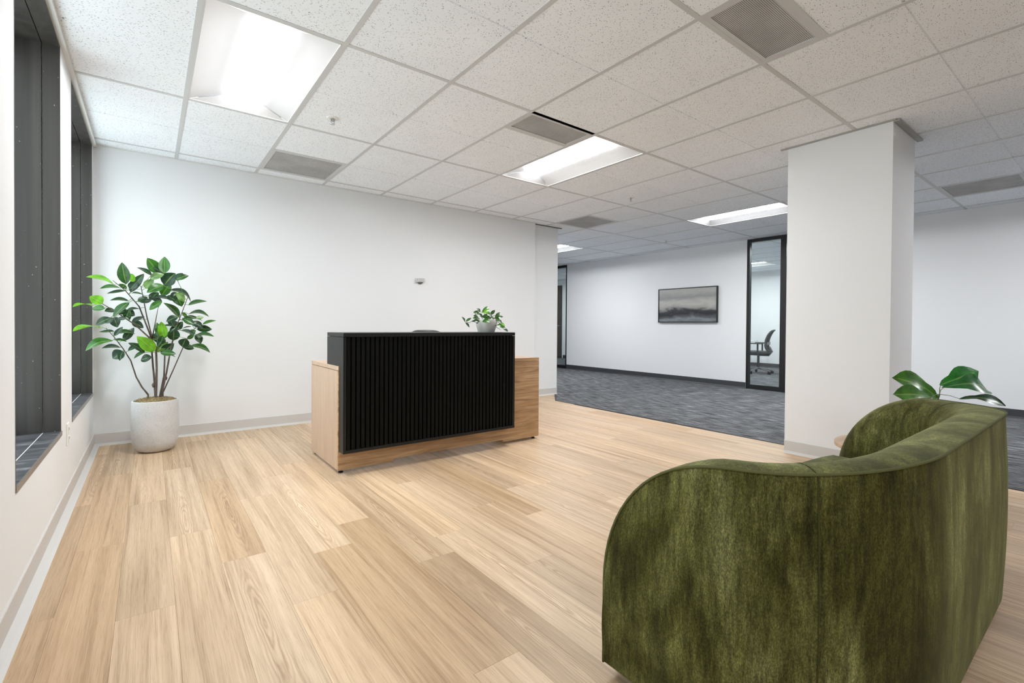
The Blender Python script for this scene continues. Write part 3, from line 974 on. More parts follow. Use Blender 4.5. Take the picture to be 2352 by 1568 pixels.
# front board: reaches lower at both ends than in the middle
fb = MB()
fz = [(DX0, 1.735, 0.022), (1.735, 2.72, 0.042), (2.72, DX1, 0.022)]
prof_b = []
pts = [(DX0, 0.022), (1.735, 0.022), (1.735, 0.040), (2.70, 0.040), (2.70, 0.022), (DX1, 0.022), (DX1, DZ - tp - 0.003), (2.70, DZ - tp - 0.003), (1.735, DZ - tp - 0.003), (DX0, DZ - tp - 0.003)]
q = [(x_, DY0 - 0.0006, z_) for x_, z_ in pts] + [(x_, DY0 + 0.02, z_) for x_, z_ in pts]
fb.add(q, [(0, 1, 8, 9), (2, 3, 7, 8), (4, 5, 6, 7), (19, 18, 11, 10), (18, 17, 13, 12), (17, 16, 15, 14)] +
       [(k, k + 10, (k + 1) % 10 + 10, (k + 1) % 10) for k in range(10)])
fb.build('front_board', M['walnut_x'], desk, do)
for xx in (DX0 + 0.03, DX1 - 0.03):
    for yy in (DY0 + 0.04, DY1 - 0.04):
        MB().lathe((xx, yy, 0), [(0.016, 0.0), (0.018, 0.004), (0.010, 0.010), (0.006, 0.012), (0.006, 0.024)], 12).build('levelling_foot', M['black_plastic'], desk, do, smooth=True)
# raised black counter
BX0, BX1, BY0, BY1, BZ0, BZ1 = 1.352, 2.752, -1.955, -1.60, 0.170, 0.938
MB().box(BX0, BX1, BY0, BY1, BZ1 - 0.026, BZ1).build('counter_top', M['black_lam'], desk, do, bevel=0.0015)
for xx in (BX0, BX1 - 0.02):
    sp = MB().box(xx, xx + 0.02, BY0 + 0.002, DY0 - 0.001, BZ0, DZ).box(xx, xx + 0.02, BY0 + 0.002, BY1, DZ, BZ1 - 0.028)
    sp.build('counter_side', M['black_lam'], desk, do)
MB().box(BX0, BX1, BY0, DY0 - 0.001, BZ0 - 0.02, BZ0).build('counter_bottom', M['black_lam'], desk, do)
MB().box(BX0 + 0.02, BX1 - 0.02, BY0 + 0.035, BY0 + 0.055, BZ0, BZ1 - 0.026).build('back_board', M['black_slat'], desk, do)
MB().box(BX0 + 0.02, BX1 - 0.02, BY1 - 0.02, BY1, DZ, BZ1 - 0.026).build('counter_back', M['black_lam'], desk, do)
NS = 42
pitch = (BX1 - BX0 - 0.04) / NS
slat = MB().box(0.0055, pitch - 0.0055, 0, 0.027, 0, BZ1 - 0.026 - BZ0).mesh('slat', M['black_slat'])
for k in range(NS):
    link_mesh('slat', slat, desk, (BX0 + 0.02 + k * pitch - do[0], BY0 + 0.008 - do[1], BZ0 - do[2]))

# ================================================================== SOFA
SX0, SX1, SYB, SYF = 1.39, 3.23, -4.80, -4.16
A_, B_, T_ = 0.50, 0.40, 0.175
sofa = thing('curved_sofa', 'curved olive green velvet loveseat seen from behind', 'sofa', ((SX0 + SX1) / 2, -4.45, 0))
so = tuple(sofa.location)
plan = []                                   # (x, y, nx, ny) outward normal
n1 = 10
for k in range(n1):
    plan.append((SX0, SYF + (SYB + B_ - SYF) * k / n1, -1, 0))
for k in range(25):
    q = PI / 2 * k / 24
    xx, yy = SX0 + A_ - A_ * math.cos(q), SYB + B_ - B_ * math.sin(q)
    nx, ny = -math.cos(q) / A_, -math.sin(q) / B_
    l = math.hypot(nx, ny)
    plan.append((xx, yy, nx / l, ny / l))
for k in range(1, 12):
    plan.append((SX0 + A_ + (SX1 - SX0 - 2 * A_) * k / 12, SYB, 0, -1))
half = [(x_, y_, nx, ny) for x_, y_, nx, ny in plan[:n1 + 25]]
for x_, y_, nx, ny in reversed(half):
    plan.append((SX0 + SX1 - x_, y_, -nx, ny))
cum = [0.0]
for (a, b_, *_), (c, d, *_) in zip(plan[:-1], plan[1:]):
    cum.append(cum[-1] + math.hypot(c - a, d - b_))
STOT = cum[-1]
def at_s(s):
    s = max(0, min(STOT, s))
    for k in range(len(cum) - 1):
        if s <= cum[k + 1]:
            t = (s - cum[k]) / max(1e-9, cum[k + 1] - cum[k])
            a, b_ = plan[k], plan[k + 1]
            v = [a[m] + (b_[m] - a[m]) * t for m in range(4)]
            l = math.hypot(v[2], v[3])
            return v[0], v[1], v[2] / l, v[3] / l
    return plan[-1]
SH_A, SH_Z, SH_B = 0.36, 0.27, 0.40
def ztop(s):
    d = min(s, STOT - s)
    z = SH_Z + SH_B
    if d < SH_A:
        z = SH_Z + SH_B * math.sqrt(max(0, 1 - ((SH_A - d) / SH_A) ** 2))
    t = max(0, min(1, (d - 0.36) / 0.6)); t = t * t * (3 - 2 * t)
    return z + 0.022 * t
# samples along s, dense on the shoulders
ss = [SH_A * (1 - math.cos(PI / 2 * k / 16)) for k in range(17)]
mid = [SH_A + (STOT - 2 * SH_A) * k / 64 for k in range(1, 64)]
ss = ss + mid + [STOT - s for s in reversed(ss)]
ZB = 0.035
NZ = 16
outer_rows, inner_rows = [], []
for s in ss:
    x_, y_, nx, ny = at_s(s)
    zt = ztop(s)
    ro = []
    for k in range(NZ + 1):
        t = k / NZ
        z = ZB + (zt - ZB) * t
        bul = 0.010 * math.sin(PI * t)
        ro.append((x_ + nx * bul, y_ + ny * bul, z))
    outer_rows.append(ro)
MB().grid(outer_rows).build('outer_shell', M['velvet'], sofa, so, smooth='all')
# rim path: up the front of one arm, over, along, and down the other
D_ = 0.12                                  # how far the padded roll drops to the inner face
rim = [(0.0, ZB + (SH_Z - ZB) * k / 6) for k in range(6)] + [(s, ztop(s)) for s in ss] + [(STOT, ZB + (SH_Z - ZB) * k / 6) for k in range(5, -1, -1)]
band = []
rim_out = []
for k, (s, z) in enumerate(rim):
    s0, z0_ = rim[max(0, k - 1)]; s1, z1_ = rim[min(len(rim) - 1, k + 1)]
    ds, dz = s1 - s0, z1_ - z0_
    l = math.hypot(ds, dz) or 1
    un, vn = -dz / l, ds / l                 # normal of the rim in (s, z)
    row = []
    for m in range(15):
        q = PI / 2 * m / 14
        off = T_ * math.sin(q) ** 1.0
        drop = D_ * (1 - math.cos(q)) - 0.020 * math.sin(2 * q)
        s2, z2 = s - un * drop, z - vn * drop
        x_, y_, nx, ny = at_s(s2)
        row.append((x_ - nx * off, y_ - ny * off, z2))
    band.append(row)
    x_, y_, nx, ny = at_s(s)
    rim_out.append((x_ + nx * 0.002, y_ + ny * 0.002, z + vn * 0.001))
    if 6 <= k < len(rim) - 6:
        s2, z2 = s - un * D_, z - vn * D_
        x_, y_, nx, ny = at_s(s2)
        lo = 0.15
        inner_rows.append([(x_ - nx * (T_ - 0.010 * math.sin(PI * t / 10)), y_ - ny * (T_ - 0.010 * math.sin(PI * t / 10)), lo + (z2 - lo) * t / 10) for t in range(11)])
MB().grid(band).build('top_band', M['velvet'], sofa, so, smooth='all')
MB().grid(inner_rows).build('inner_back', M['velvet'], sofa, so, smooth='all')
MB().tube(rim_out, 0.0036, 8).build('piping', M['piping'], sofa, so, smooth='all')
def seam(s, outer=True):
    x_, y_, nx, ny = at_s(s)
    zt = ztop(s)
    pts = []
    if outer:
        for k in range(15):
            t = k / 14
            bul = 0.010 * math.sin(PI * t) + 0.0004
            pts.append((x_ + nx * bul, y_ + ny * bul, ZB + 0.01 + (zt - ZB - 0.01) * t))
    else:
        for k in range(8):
            z = 0.40 + (zt - D_ - 0.40) * k / 8
            pts.append((x_ - nx * (T_ - 0.004), y_ - ny * (T_ - 0.004), z))
        for m in range(14, -1, -2):
            q = PI / 2 * m / 14
            off, drop = T_ * math.sin(q), D_ * (1 - math.cos(q)) - 0.020 * math.sin(2 * q)
            pts.append((x_ - nx * off, y_ - ny * off, zt - drop + 0.0005))
    MB().tube(pts, 0.0016, 6).build('seam', M['seam'], sofa, so, smooth='all')
# arm/back joints at the middle of each rounded corner
s_corner = min((abs(at_s(s)[0] - 1.512) + abs(at_s(s)[1] + 4.645), s) for s in [k * 0.005 for k in range(200)])[1]
seam(s_corner); seam(STOT - s_corner)
seam(s_corner, False); seam(STOT - s_corner, False)
# seat: base block and cushion inside the wrap
inn = []
for s in ss:
    x_, y_, nx, ny = at_s(s)
    inn.append((x_ - nx * (T_ - 0.02), y_ - ny * (T_ - 0.02)))
front = []
for k in range(1, 16):
    t = k / 16
    front.append((inn[-1][0] + (inn[0][0] - inn[-1][0]) * t, SYF + 0.055 * math.sin(PI * t) ** 0.6))
loop = inn + front
cxy = (sum(p[0] for p in loop) / len(loop), sum(p[1] for p in loop) / len(loop))
def ring(sc, z):
    return [(cxy[0] + (p[0] - cxy[0]) * sc, cxy[1] + (p[1] - cxy[1]) * sc, z) for p in loop]
cu = MB().grid([ring(0.985, 0.262), ring(1.0, 0.275), ring(1.0, 0.340), ring(0.988, 0.358), ring(0.95, 0.367), ring(0.6, 0.373)], close=True)
n_ = len(loop)
cu.f.append(tuple(range(5 * n_, 6 * n_)))
cu.build('seat_cushion', M['velvet'], sofa, so, smooth='all')
bb = MB().grid([ring(0.97, ZB), ring(0.97, 0.262)], close=True)
bb.f.append(tuple(range(n_ - 1, -1, -1)))
bb.f.append(tuple(range(n_, 2 * n_)))
bb.build('seat_base', M['velvet'], sofa, so)
# recessed plinth
pl = []
for s in [STOT * k / 60 for k in range(61)]:
    x_, y_, nx, ny = at_s(s)
    pl.append((x_ - nx * 0.05, y_ - ny * 0.05))
pb = MB().grid([[(a, b_, 0.0) for a, b_ in pl], [(a, b_, 0.06) for a, b_ in pl]], close=True)
m_ = len(pl)
pb.f.append(tuple(range(m_ - 1, -1, -1)))
pb.build('plinth', M['black_plastic'], sofa, so)
ub = MB()
und = [at_s(s) for s in ss]
ub.add([(x_ - nx * 0.018, y_ - ny * 0.018, ZB + 0.001) for x_, y_, nx, ny in und], [tuple(range(len(und)))])
ub.build('underside', M['black_plastic'], sofa, so)

# ================================================================== SIDE TABLE + FIG
tc_ = (3.85, -4.22, 0.0)
stb = thing('side_table', 'small round wooden side table behind the sofa arm', 'table', tc_)
MB().lathe(tc_, [(0.0, 0.27), (0.29, 0.27), (0.30, 0.276), (0.30, 0.296), (0.295, 0.30), (0.0, 0.30)], 48).build('table_top', M['table_wood'], stb, tc_, smooth=True)
for k in range(3):
    q = 2 * PI * k / 3 + 0.4
    MB().tube([(tc_[0] + 0.20 * math.cos(q), tc_[1] + 0.20 * math.sin(q), 0.0), (tc_[0] + 0.15 * math.cos(q), tc_[1] + 0.15 * math.sin(q), 0.271)], 0.016, 10, r2=0.020).build('leg', M['table_wood'], stb, tc_, smooth=True)

def leaf_mesh(base, tip, width, up, arch=0.0, fold=0.25, petiole=None, shape='oval', wob=0.0, seed=0):
    """leaf blade as a curved, folded surface from base to tip; up = rough facing of its upper side"""
    base, tip = Vector(base), Vector(tip)
    ax = tip - base
    ln = ax.length
    ax.normalize()
    upv = Vector(up)
    upv = upv - ax * upv.dot(ax)
    if upv.length < 1e-4:
        upv = Vector((0, 0, 1)) - ax * ax.z
    upv.normalize()
    side = ax.cross(upv)
    nl, nw = 9, 4
    rr = random.Random(seed)
    ph = rr.uniform(0, 6)
    b = MB()
    uv = []
    rows = []
    for i in range(nl + 1):
        t = i / nl
        if shape == 'oval':
            w = (math.sin(PI * t ** 0.88) ** 0.8) * (1 - 0.12 * t)
            if t > 0.9:
                w *= 0.75
        elif shape == 'fiddle':
            w = 0.55 * math.sin(PI * min(1, t * 1.0)) ** 0.5 + 0.45 * max(0, math.sin(PI * (t - 0.35) / 0.62)) if 0.35 < t < 0.97 else 0.55 * math.sin(PI * min(1, max(t, 0.001))) ** 0.5
        c = base + ax * (ln * t) + upv * (arch * ln * math.sin(PI * t) - 0.0 * t)
        row = []
        for j in range(nw + 1):
            u = j / nw * 2 - 1
            off = side * (u * w * width / 2)
            lift = upv * (abs(u) * w * width / 2 * fold + wob * width * math.sin(7 * t + ph + 2 * u) * abs(u))
            row.append(c + off + lift)
            uv.append((j / nw, t))
        rows.append(row)
    b.grid(rows)
    if petiole is not None:
        p0 = Vector(petiole)
        n0 = len(b.v)
        b.tube([p0, p0.lerp(base, 0.5) + Vector((0, 0, 0.006)), base + ax * (ln * 0.04)], 0.0018, 5)
        uv += [(0.5, 0.0)] * (len(b.v) - n0)
    b.uv = uv
    return b

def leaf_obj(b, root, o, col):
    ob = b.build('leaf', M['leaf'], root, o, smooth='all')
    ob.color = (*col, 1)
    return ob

# fiddle-leaf plant on the side table
po = (3.90, -4.36, 0.30)
fig = thing('fiddle_leaf_plant', 'fiddle-leaf fig with broad glossy leaves behind the sofa back', 'plant', po)
MB().lathe(po, [(0.0, 0.0), (0.055, 0.0), (0.07, 0.02), (0.085, 0.13), (0.085, 0.135), (0.079, 0.135), (0.076, 0.115), (0.0, 0.115)], 28).build('pot', M['ceramic'], fig, po, smooth=True)
MB().lathe(po, [(0.077, 0.112), (0.05, 0.12), (0.0, 0.122)], 20).build('soil', M['moss'], fig, po, smooth=True)
stem_top = at(2158, 905, 1, -4.395)
MB().tube([(po[0], po[1], po[2] + 0.11), ((po[0] + stem_top.x) / 2, (po[1] + stem_top.y) / 2, (po[2] + 0.11 + stem_top.z) / 2), stem_top], 0.007, 8, r2=0.004).build('stem', M['green_stem'], fig, po, smooth=True)
FIG = [((2153, 914), (2050, 866), 58, -0.02, (-0.45, -0.65, 0.62), 0.10, (0.04, 0.15, 0.012)),
       ((2158, 884), (2248, 852), 44, 0.02, (-0.5, -0.75, 0.42), 0.06, (0.025, 0.17, 0.035)),
       ((2163, 890), (2272, 900), 50, -0.04, (-0.35, -0.6, 0.72), 0.20, (0.022, 0.14, 0.035)),
       ((2140, 912), (2052, 906), 40, -0.05, (-0.5, -0.7, 0.5), 0.06, (0.05, 0.17, 0.018)),
       ((2140, 914), (2095, 897), 16, 0.05, (0, -0.3, 0.9), 0.05, (0.03, 0.08, 0.04)),
       ((2204, 916), (2310, 932), 30, 0.0, (-0.3, -0.6, 0.75), 0.16, (0.018, 0.05, 0.028))]
for k, (b0, t0, wpx, dy, upv, ar, colr) in enumerate(FIG):
    y0_ = -4.395 + dy * 0.6
    pb_ = at(*b0, 1, y0_); 
    d_ = (pb_ - CAM).dot(FWD)
    # keep the tip at the same distance as the base, a little towards the viewer
    dirv = RIGHT * ((t0[0] - CX) / F_PX) + DOWN * ((t0[1] - CY) / F_PX) + FWD
    tp_ = CAM + dirv * (d_ * (1.0 - 0.04 * (k % 2)))
    leaf_obj(leaf_mesh(pb_, tp_, wpx * 1.15 * d_ / F_PX, upv, ar, 0.16, stem_top, 'fiddle', 0.05, k), fig, po, colr)

# ================================================================== POTTED TREE
pt = (0.392, -0.42, 0.0)
tree = thing('potted_rubber_tree', 'tall rubber tree in a speckled grey pot by the corner window', 'plant', pt)
MB().lathe(pt, [(0.0, 0.0), (0.085, 0.0), (0.108, 0.010), (0.130, 0.035), (0.145, 0.08), (0.152, 0.15), (0.153, 0.25), (0.150, 0.33), (0.147, 0.392), (0.143, 0.396), (0.137, 0.394), (0.135, 0.36), (0.0, 0.36)], 48).build('pot', M['stone'], tree, pt, smooth=True)
mr = random.Random(3)
mo = MB()
rows = []
for i in range(9):
    r_ = 0.136 * i / 8
    rows.append([(pt[0] + r_ * math.cos(2 * PI * k / 28), pt[1] + r_ * math.sin(2 * PI * k / 28), 0.386 + 0.022 * (1 - (i / 8) ** 2) + mr.uniform(-0.010, 0.010)) for k in range(28)])
mo.grid(rows, close=True)
for k in range(260):
    q, r_ = mr.uniform(0, 2 * PI), 0.132 * math.sqrt(mr.random())
    c = Vector((pt[0] + r_ * math.cos(q), pt[1] + r_ * math.sin(q), 0.392 + 0.02 * (1 - (r_ / 0.136) ** 2)))
    d = Vector((mr.uniform(-1, 1), mr.uniform(-1, 1), mr.uniform(-0.1, 0.6))).normalized() * mr.uniform(0.012, 0.026)
    mo.tube([c - d * 0.5, c + Vector((0, 0, 0.006)), c + d * 0.5], 0.0016, 3, False)
om = mo.build('moss', M['moss'], tree, pt)
om['kind'] = 'stuff'
def zc(a, b_): return (160 + a / 3.136, 560 + b_ / 3.136)
PY = pt[1]
STEMS = [([(565, 1085), (520, 1030), (480, 960), (440, 840), (385, 755), (320, 670), (262, 605)], 0.007, -0.05),
         ([(618, 1095), (612, 1000), (600, 880), (592, 780), (598, 690), (555, 520), (532, 400), (512, 300)], 0.009, 0.02),
         ([(622, 1095), (627, 900), (622, 745), (590, 690), (470, 580), (400, 535), (320, 480), (225, 425)], 0.009, -0.04),
         ([(652, 1095), (680, 950), (685, 800), (690, 690)], 0.010, 0.06),
         ([(660, 1085), (697, 930), (730, 745), (770, 590), (795, 530), (850, 385)], 0.008, -0.02),
         ([(672, 1070), (740, 920), (810, 760), (850, 680), (905, 600)], 0.006, 0.04),
         ([(592, 690), (618, 560), (640, 445)], 0.005, 0.0),
         ([(592, 685), (500, 450), (400, 335), (310, 262)], 0.006, -0.02)]
stem_pts = []
for pts_, r_, dep in STEMS:
    P = []
    for k, (a, b_) in enumerate(pts_):
        t = k / (len(pts_) - 1)
        u_, v_ = zc(a, b_)
        p = at(u_, v_, 1, PY + dep * (0.3 + 1.2 * t))
        P.append(p)
    if P[0].z < 0.45:
        P.insert(0, Vector((P[0].x, P[0].y, 0.375)))
    # smooth by midpoint insertion
    Q = [P[0]]
    for a, b_ in zip(P[:-1], P[1:]):
        Q += [a.lerp(b_, 0.5), b_]
    MB().tube(Q, r_, 8, r2=r_ * 0.28).build('stem', M['bark'], tree, pt, smooth='all')
    for a, b_ in zip(Q[:-1], Q[1:]):
        for m in range(4):
            stem_pts.append(a.lerp(b_, m / 4))
# burls low on two stems
for u_, v_ in (zc(605, 1015), zc(690, 965)):
    c = at(u_, v_, 1, PY)
    MB().tube([c - Vector((0, 0, 0.018)), c, c + Vector((0, 0, 0.016))], [0.007, 0.013, 0.006], 8).build('burl', M['bark'], tree, pt, smooth='all')
DK, MD, GRN, BR, PALE, TEAL = (0.016, 0.055, 0.022), (0.028, 0.10, 0.022), (0.045, 0.165, 0.026), (0.15, 0.40, 0.02), (0.17, 0.31, 0.11), (0.040, 0.075, 0.060)  # BR has daylight glow, TEAL white sheen, put into the leaf colour
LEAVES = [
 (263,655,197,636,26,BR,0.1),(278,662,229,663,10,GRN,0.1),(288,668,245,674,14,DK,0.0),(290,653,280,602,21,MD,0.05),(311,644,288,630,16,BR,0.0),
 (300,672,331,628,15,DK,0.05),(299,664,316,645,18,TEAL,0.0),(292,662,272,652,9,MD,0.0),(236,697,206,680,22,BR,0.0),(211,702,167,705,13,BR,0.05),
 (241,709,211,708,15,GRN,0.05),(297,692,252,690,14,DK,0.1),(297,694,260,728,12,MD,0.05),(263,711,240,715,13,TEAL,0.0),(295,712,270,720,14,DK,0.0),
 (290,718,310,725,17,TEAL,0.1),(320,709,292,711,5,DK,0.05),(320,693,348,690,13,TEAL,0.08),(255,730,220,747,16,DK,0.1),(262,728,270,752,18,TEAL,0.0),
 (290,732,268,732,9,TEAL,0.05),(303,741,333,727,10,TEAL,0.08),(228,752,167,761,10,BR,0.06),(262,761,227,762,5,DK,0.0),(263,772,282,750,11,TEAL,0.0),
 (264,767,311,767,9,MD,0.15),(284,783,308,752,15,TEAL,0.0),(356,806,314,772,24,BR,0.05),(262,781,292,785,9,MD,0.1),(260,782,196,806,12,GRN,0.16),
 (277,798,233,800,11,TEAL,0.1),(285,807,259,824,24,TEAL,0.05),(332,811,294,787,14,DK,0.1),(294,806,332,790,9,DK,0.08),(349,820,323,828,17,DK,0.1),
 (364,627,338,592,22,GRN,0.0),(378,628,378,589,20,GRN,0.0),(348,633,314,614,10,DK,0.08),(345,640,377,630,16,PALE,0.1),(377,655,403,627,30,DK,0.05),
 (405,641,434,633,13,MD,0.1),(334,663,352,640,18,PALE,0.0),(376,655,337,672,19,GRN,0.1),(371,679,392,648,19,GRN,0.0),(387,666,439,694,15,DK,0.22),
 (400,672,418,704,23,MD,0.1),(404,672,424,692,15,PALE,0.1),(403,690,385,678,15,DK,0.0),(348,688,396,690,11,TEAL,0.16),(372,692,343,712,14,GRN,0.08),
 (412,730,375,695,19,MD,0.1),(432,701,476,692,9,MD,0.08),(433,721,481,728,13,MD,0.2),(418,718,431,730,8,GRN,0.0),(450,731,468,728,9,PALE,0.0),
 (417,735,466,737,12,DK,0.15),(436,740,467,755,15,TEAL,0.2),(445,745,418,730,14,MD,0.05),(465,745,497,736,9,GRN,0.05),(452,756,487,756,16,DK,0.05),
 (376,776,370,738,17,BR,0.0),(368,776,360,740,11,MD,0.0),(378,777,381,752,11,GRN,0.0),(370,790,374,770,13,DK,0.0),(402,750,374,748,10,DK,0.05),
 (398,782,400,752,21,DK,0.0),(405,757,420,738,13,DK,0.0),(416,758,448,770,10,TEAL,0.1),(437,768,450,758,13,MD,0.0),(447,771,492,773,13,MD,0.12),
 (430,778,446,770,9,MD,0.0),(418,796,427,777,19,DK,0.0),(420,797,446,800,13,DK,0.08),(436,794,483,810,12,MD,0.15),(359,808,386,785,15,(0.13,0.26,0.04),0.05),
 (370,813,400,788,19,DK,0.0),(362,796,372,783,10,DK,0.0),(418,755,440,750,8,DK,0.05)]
lr = random.Random(5)
xr = random.Random(21)
for k in range(30):                         # more leaves filling the crown between the ones that stand out
    bx_, by_, tx_, ty_, w_, colr, ar = LEAVES[xr.randrange(78)]
    if tx_ < 240:
        continue
    q = math.atan2(ty_ - by_, tx_ - bx_) + xr.choice((-1, 1)) * xr.uniform(0.6, 1.3)
    ln = xr.uniform(26, 38)
    LEAVES.append((bx_ + xr.uniform(-4, 4), by_ + xr.uniform(-4, 4), bx_ + ln * math.cos(q), by_ + 0.6 * ln * math.sin(q), xr.uniform(10, 16), xr.choice((DK, DK, MD, TEAL, TEAL)), 0.08))
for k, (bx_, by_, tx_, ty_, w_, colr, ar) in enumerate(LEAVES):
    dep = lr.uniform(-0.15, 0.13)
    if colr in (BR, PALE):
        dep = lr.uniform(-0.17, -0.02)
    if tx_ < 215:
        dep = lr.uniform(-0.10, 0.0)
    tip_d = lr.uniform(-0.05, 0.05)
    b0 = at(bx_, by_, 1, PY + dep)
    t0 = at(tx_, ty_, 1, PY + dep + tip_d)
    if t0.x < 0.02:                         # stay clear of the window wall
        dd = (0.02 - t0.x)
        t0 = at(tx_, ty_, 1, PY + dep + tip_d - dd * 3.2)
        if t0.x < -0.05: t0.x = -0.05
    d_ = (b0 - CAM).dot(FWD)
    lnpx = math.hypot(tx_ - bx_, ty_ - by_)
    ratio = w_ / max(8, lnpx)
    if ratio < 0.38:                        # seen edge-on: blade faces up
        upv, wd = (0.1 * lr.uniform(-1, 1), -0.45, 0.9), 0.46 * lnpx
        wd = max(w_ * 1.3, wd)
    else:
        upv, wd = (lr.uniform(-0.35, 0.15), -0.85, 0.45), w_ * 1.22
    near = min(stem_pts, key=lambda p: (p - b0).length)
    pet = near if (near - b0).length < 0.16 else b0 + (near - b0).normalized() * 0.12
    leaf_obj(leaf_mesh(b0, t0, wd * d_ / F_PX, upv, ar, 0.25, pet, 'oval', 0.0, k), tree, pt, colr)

# ================================================================== SMALL PLANT ON THE COUNTER
cpY = -1.76
c0 = at(1117, 762, 1, cpY)
cp = (c0.x, cpY, BZ1)
ivy = thing('small_potted_ivy', 'small trailing ivy in a white bowl pot on the black counter', 'plant', cp)
MB().lathe(cp, [(0.0, 0.0), (0.066, 0.0), (0.070, 0.004), (0.088, 0.06), (0.094, 0.085), (0.092, 0.105), (0.088, 0.107), (0.085, 0.09), (0.0, 0.085)], 32).build('pot', M['ceramic'], ivy, cp, smooth=True)
MB().lathe(cp, [(0.086, 0.09), (0.04, 0.1), (0.0, 0.102)], 20).build('soil', M['moss'], ivy, cp, smooth=True)
VINES = [[(1114, 742), (1100, 731), (1086, 736), (1078, 741), (1068, 739)], [(1118, 742), (1136, 731), (1146, 741), (1152, 750), (1158, 757), (1164, 760)],
         [(1112, 742), (1104, 722), (1096, 714)], [(1116, 742), (1112, 722), (1118, 708)], [(1120, 742), (1130, 726), (1146, 722)], [(1115, 742), (1122, 730), (1134, 745), (1140, 751), (1150, 757)]]
vp = []
for k, pts_ in enumerate(VINES):
    P = [at(a, b_, 1, cpY + (-0.03 + 0.012 * k) * (m / len(pts_))) for m, (a, b_) in enumerate(pts_)]
    MB().tube(P, 0.0028, 6, r2=0.0016).build('vine', M['green_stem'], ivy, cp, smooth='all')
    for a, b_ in zip(P[:-1], P[1:]):
        vp += [a.lerp(b_, m / 4) for m in range(5)]
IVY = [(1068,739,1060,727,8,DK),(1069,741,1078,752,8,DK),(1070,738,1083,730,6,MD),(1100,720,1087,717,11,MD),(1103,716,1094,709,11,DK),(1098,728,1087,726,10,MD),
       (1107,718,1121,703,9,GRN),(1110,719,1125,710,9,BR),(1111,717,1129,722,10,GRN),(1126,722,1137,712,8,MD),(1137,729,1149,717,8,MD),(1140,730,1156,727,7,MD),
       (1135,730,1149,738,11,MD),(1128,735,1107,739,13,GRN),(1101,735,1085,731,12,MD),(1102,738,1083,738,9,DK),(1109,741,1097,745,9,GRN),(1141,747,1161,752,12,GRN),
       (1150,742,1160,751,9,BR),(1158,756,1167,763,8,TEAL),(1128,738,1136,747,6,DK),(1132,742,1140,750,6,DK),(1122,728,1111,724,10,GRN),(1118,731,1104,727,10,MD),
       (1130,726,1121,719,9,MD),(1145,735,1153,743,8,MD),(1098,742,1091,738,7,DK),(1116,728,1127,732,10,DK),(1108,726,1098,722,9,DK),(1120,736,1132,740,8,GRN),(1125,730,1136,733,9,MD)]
for k, (a, b_, c, d, w_, colr) in enumerate(IVY):
    dep = lr.uniform(-0.09, 0.07)
    b0 = at(a, b_, 1, cpY + dep); t0 = at(c, d, 1, cpY + dep + lr.uniform(-0.02, 0.02))
    if t0.z < BZ1 + 0.004: t0.z = BZ1 + 0.004
    d_ = (b0 - CAM).dot(FWD)
    near = min(vp, key=lambda p: (p - b0).length)
    leaf_obj(leaf_mesh(b0, t0, w_ * d_ / F_PX, (lr.uniform(-0.3, 0.3), -0.8, 0.5), 0.08, 0.25, near, 'oval', 0.0, 200 + k), ivy, cp, colr)

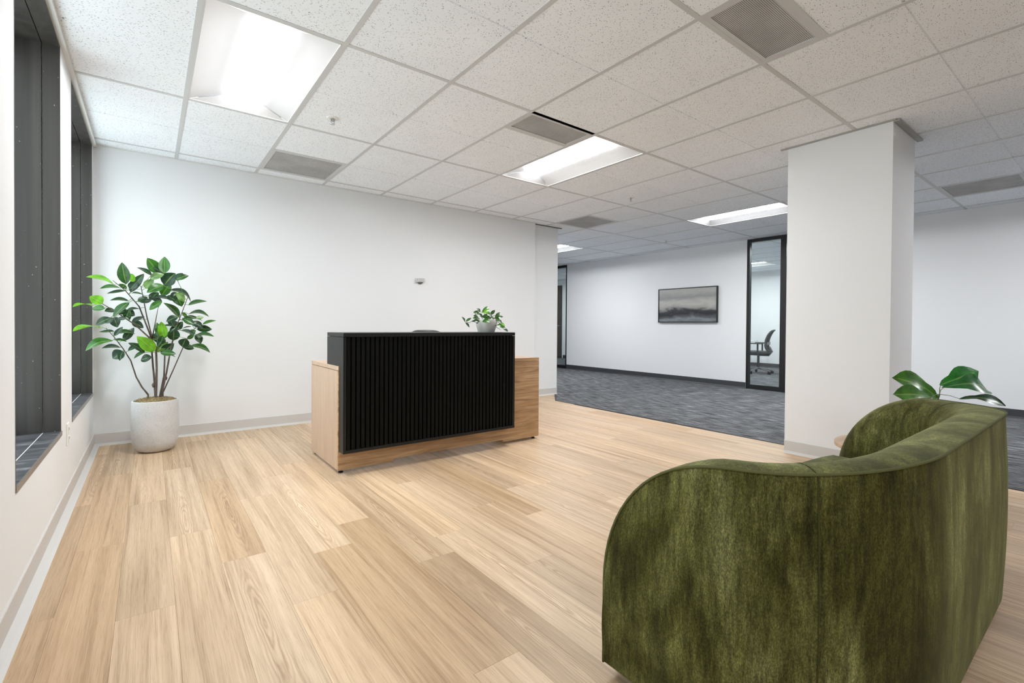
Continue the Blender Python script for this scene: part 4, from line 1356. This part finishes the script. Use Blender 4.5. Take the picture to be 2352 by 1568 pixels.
# ================================================================== OFFICE CHAIRS
def office_chair(loc, rz, label, top=0.95):
    """built facing +y in its own frame"""
    r = thing('office_chair', label, 'chair', loc, rz, 'black task chairs')
    for k in range(5):
        q = 2 * PI * k / 5 + 0.3
        c, s = math.cos(q), math.sin(q)
        MB().tube([(0.02 * c, 0.02 * s, 0.115), (0.16 * c, 0.16 * s, 0.095), (0.30 * c, 0.30 * s, 0.068)], 0.024, 8, r2=0.014).build('base_leg', M['grey_plastic'], r, smooth=True)
        MB().tube([(0.30 * c - 0.02 * s, 0.30 * s + 0.02 * c, 0.03), (0.30 * c + 0.02 * s, 0.30 * s - 0.02 * c, 0.03)], 0.030, 14).build('caster', M['black_plastic'], r, smooth=True)
    MB().tube([(0, 0, 0.10), (0, 0, 0.40)], 0.025, 12).build('gas_column', M['black_plastic'], r, smooth=True)
    seat = MB()
    def rr(hw, hd, z, yoff=0.0):
        out = []
        for k in range(28):
            q = 2 * PI * k / 28
            cx_, sx_ = math.cos(q), math.sin(q)
            out.append((math.copysign(abs(cx_) ** 0.5, cx_) * hw, math.copysign(abs(sx_) ** 0.5, sx_) * hd + yoff, z))
        return out
    rows_ = [rr(0.18, 0.17, 0.395), rr(0.235, 0.225, 0.415), rr(0.25, 0.24, 0.44), rr(0.245, 0.235, 0.47), rr(0.21, 0.20, 0.485)]
    seat.grid(rows_, close=True)
    seat.f.append(tuple(range(27, -1, -1))); seat.f.append(tuple(range(4 * 28, 5 * 28)))
    seat.build('seat', M['mesh_black'], r, smooth=True)
    # back: curved frame ring with mesh inside
    zb, zt = 0.50, top
    def bk(u, t):
        w = (0.215 - 0.03 * t) * (1.0 if t < 0.9 else 1.0)
        y = -0.225 - 0.06 * math.sin(PI * (0.15 + 0.75 * t)) * 0.0 - 0.085 * (t ** 1.3) + 0.05 * (u * u) + 0.045 * math.sin(PI * t)
        return (u * w, y, zb + (zt - zb) * t)
    ringp = []
    for k in range(40):
        q = 2 * PI * k / 40
        u, t = math.cos(q), math.sin(q)
        u = math.copysign(abs(u) ** 0.42, u); t = 0.5 + 0.5 * math.copysign(abs(t) ** 0.42, t)
        ringp.append(bk(u, t))
    ringp.append(ringp[0])
    MB().tube(ringp, 0.016, 8, False).build('back_frame', M['dark_grey_plastic'], r, smooth=True)
    MB().grid([[bk(-0.97 + 1.94 * a / 10, 0.02 + 0.96 * t / 12) for a in range(11)] for t in range(13)]).build('back_mesh', M['mesh_black'], r, smooth='all')
    MB().grid([[Vector(bk(-0.85 + 1.7 * a / 10, 0.28 + 0.14 * t / 4)) + Vector((0, -0.018, 0)) for a in range(11)] for t in range(5)]).build('lumbar_support', M['grey_plastic'], r, smooth='all')
    MB().tube([(0, -0.02, 0.40), (0, -0.20, 0.40), (0, -0.26, 0.48), bk(0, 0.18)], 0.024, 8).build('back_bracket', M['grey_plastic'], r, smooth=True)
    for s in (-1, 1):
        MB().tube([(s * 0.20, -0.03, 0.41), (s * 0.285, -0.03, 0.43), (s * 0.285, -0.03, 0.64)], 0.017, 8).build('arm_post', M['black_plastic'], r, smooth=True)
        MB().box(s * 0.285 - 0.04, s * 0.285 + 0.04, -0.14, 0.12, 0.642, 0.668).build('arm_pad', M['black_plastic'], r, bevel=0.01)
    return r
cc = at(978, 760, 1, -0.72)
office_chair((cc.x, -1.00, 0), PI, 'black task chair behind the reception desk, only its top showing', 0.928)
office_chair((10.83, -0.10, 0), 0.28, 'black mesh task chair seen through the glass office front', 0.935)

# desk in the glazed office
od = (11.15, 0.75, 0)
odk = thing('office_desk', 'white topped desk behind the task chair in the glazed office', 'desk', od)
MB().box(10.35, 11.9, 0.42, 1.12, 0.655, 0.68).build('desk_top', M['desk_white'], odk, od)
for xx in (10.45, 11.8):
    MB().box(xx - 0.035, xx + 0.035, 0.72, 0.82, 0.03, 0.655).build('leg', M['black_metal'], odk, od)
    MB().box(xx - 0.03, xx + 0.03, 0.46, 1.08, 0.002, 0.03).build('foot', M['black_metal'], odk, od)
MB().box(10.48, 11.77, 0.75, 0.79, 0.57, 0.655).build('cross_rail', M['black_metal'], odk, od)

# door seen through the far glass panel
XD = 10.5
dy0 = at(1291, 740, 0, XD).y
dd = struct('door_1', 'dark wooden door behind the far glass panel', 'door', MB().box(XD - 0.045, XD - 0.002, dy0, dy0 + 0.95, 0.006, 2.25), M['dark_door'])
MB().tube([(XD - 0.045, dy0 + 0.07, 1.0), (XD - 0.10, dy0 + 0.07, 1.0), (XD - 0.10, dy0 + 0.19, 1.0)], 0.011, 8).build('lever_handle', M['steel'], dd, smooth=True)
struct('wall_far_room', 'white wall around the dark door in the far room', 'wall', MB().box(XD, XD + 0.1, 2.42, Y_FAR, 0, H + 0.1), M['wall'])
base_y('baseboard_far_room', 'charcoal cove base beside the dark door', 2.42, dy0 - 0.05, XD, -1, M['base_dark'])

# ================================================================== WALL ITEMS
pic = thing('framed_picture', 'framed grey abstract seascape on the corridor wall', 'picture', (XW, -0.149, 1.073))
p0_ = tuple(pic.location)
yA, yB, zA, zB = -0.739, 0.442, 1.073, 1.700
fb = MB()
fw = 0.014
fb.box(XW - 0.045, XW - 0.001, yA, yB, zA, zA + fw).box(XW - 0.045, XW - 0.001, yA, yB, zB - fw, zB)
fb.box(XW - 0.045, XW - 0.001, yA, yA + fw, zA + fw, zB - fw).box(XW - 0.045, XW - 0.001, yB - fw, yB, zA + fw, zB - fw)
fb.build('picture_frame', M['black_metal'], pic, p0_)
MB().box(XW - 0.036, XW - 0.020, yA + fw, yB - fw, zA + fw, zB - fw).build('canvas', M['painting'], pic, p0_)

sn = (2.841, 0.0, 1.505)
sens = thing('wall_sensor', 'small grey sensor box on the back wall above the counter', 'sensor', sn)
bx = MB()
bx.box(2.795, 2.890, -0.040, -0.004, 1.490, 1.535)
bx.build('housing', plain('sensor_grey', (0.5, 0.505, 0.5), 0.5), sens, sn, bevel=0.003)
MB().box(2.790, 2.812, -0.043, -0.0405, 1.490, 1.535).build('face_plate', M['white_plastic'], sens, sn)
MB().box(2.7985, 2.8045, -0.0445, -0.0432, 1.497, 1.528).build('slot', M['slot'], sens, sn)
MB().add([(2.81, -0.036, 1.4895), (2.875, -0.036, 1.4895), (2.86, -0.004, 1.465), (2.83, -0.004, 1.465), (2.81, -0.001, 1.4895), (2.875, -0.001, 1.4895), (2.86, -0.001, 1.465), (2.83, -0.001, 1.465)],
         [(0, 1, 2, 3), (0, 3, 7, 4), (1, 5, 6, 2), (3, 2, 6, 7)]).build('bracket', M['grey_plastic'], sens, sn)
MB().box(2.795, 2.885, -0.004, 0.0, 1.475, 1.535).build('back_plate', M['white_plastic'], sens, sn)

ot = (0.0, -1.53, 0.385)
out = thing('wall_outlet', 'white duplex power outlet under the window pier', 'outlet', ot)
MB().box(0.0, 0.006, -1.567, -1.493, 0.325, 0.445).build('cover_plate', M['white_plastic'], out, ot, bevel=0.002)
for z_ in (0.360, 0.410):
    rc = MB().box(0.006, 0.009, -1.548, -1.512, z_ - 0.017, z_ + 0.017).build('receptacle', M['white_plastic'], out, ot, bevel=0.001)
    for yy in (-1.538, -1.524):
        MB().box(0.0088, 0.0094, yy - 0.0015, yy + 0.0015, z_ - 0.004, z_ + 0.009).build('slot', M['slot'], rc, ot)
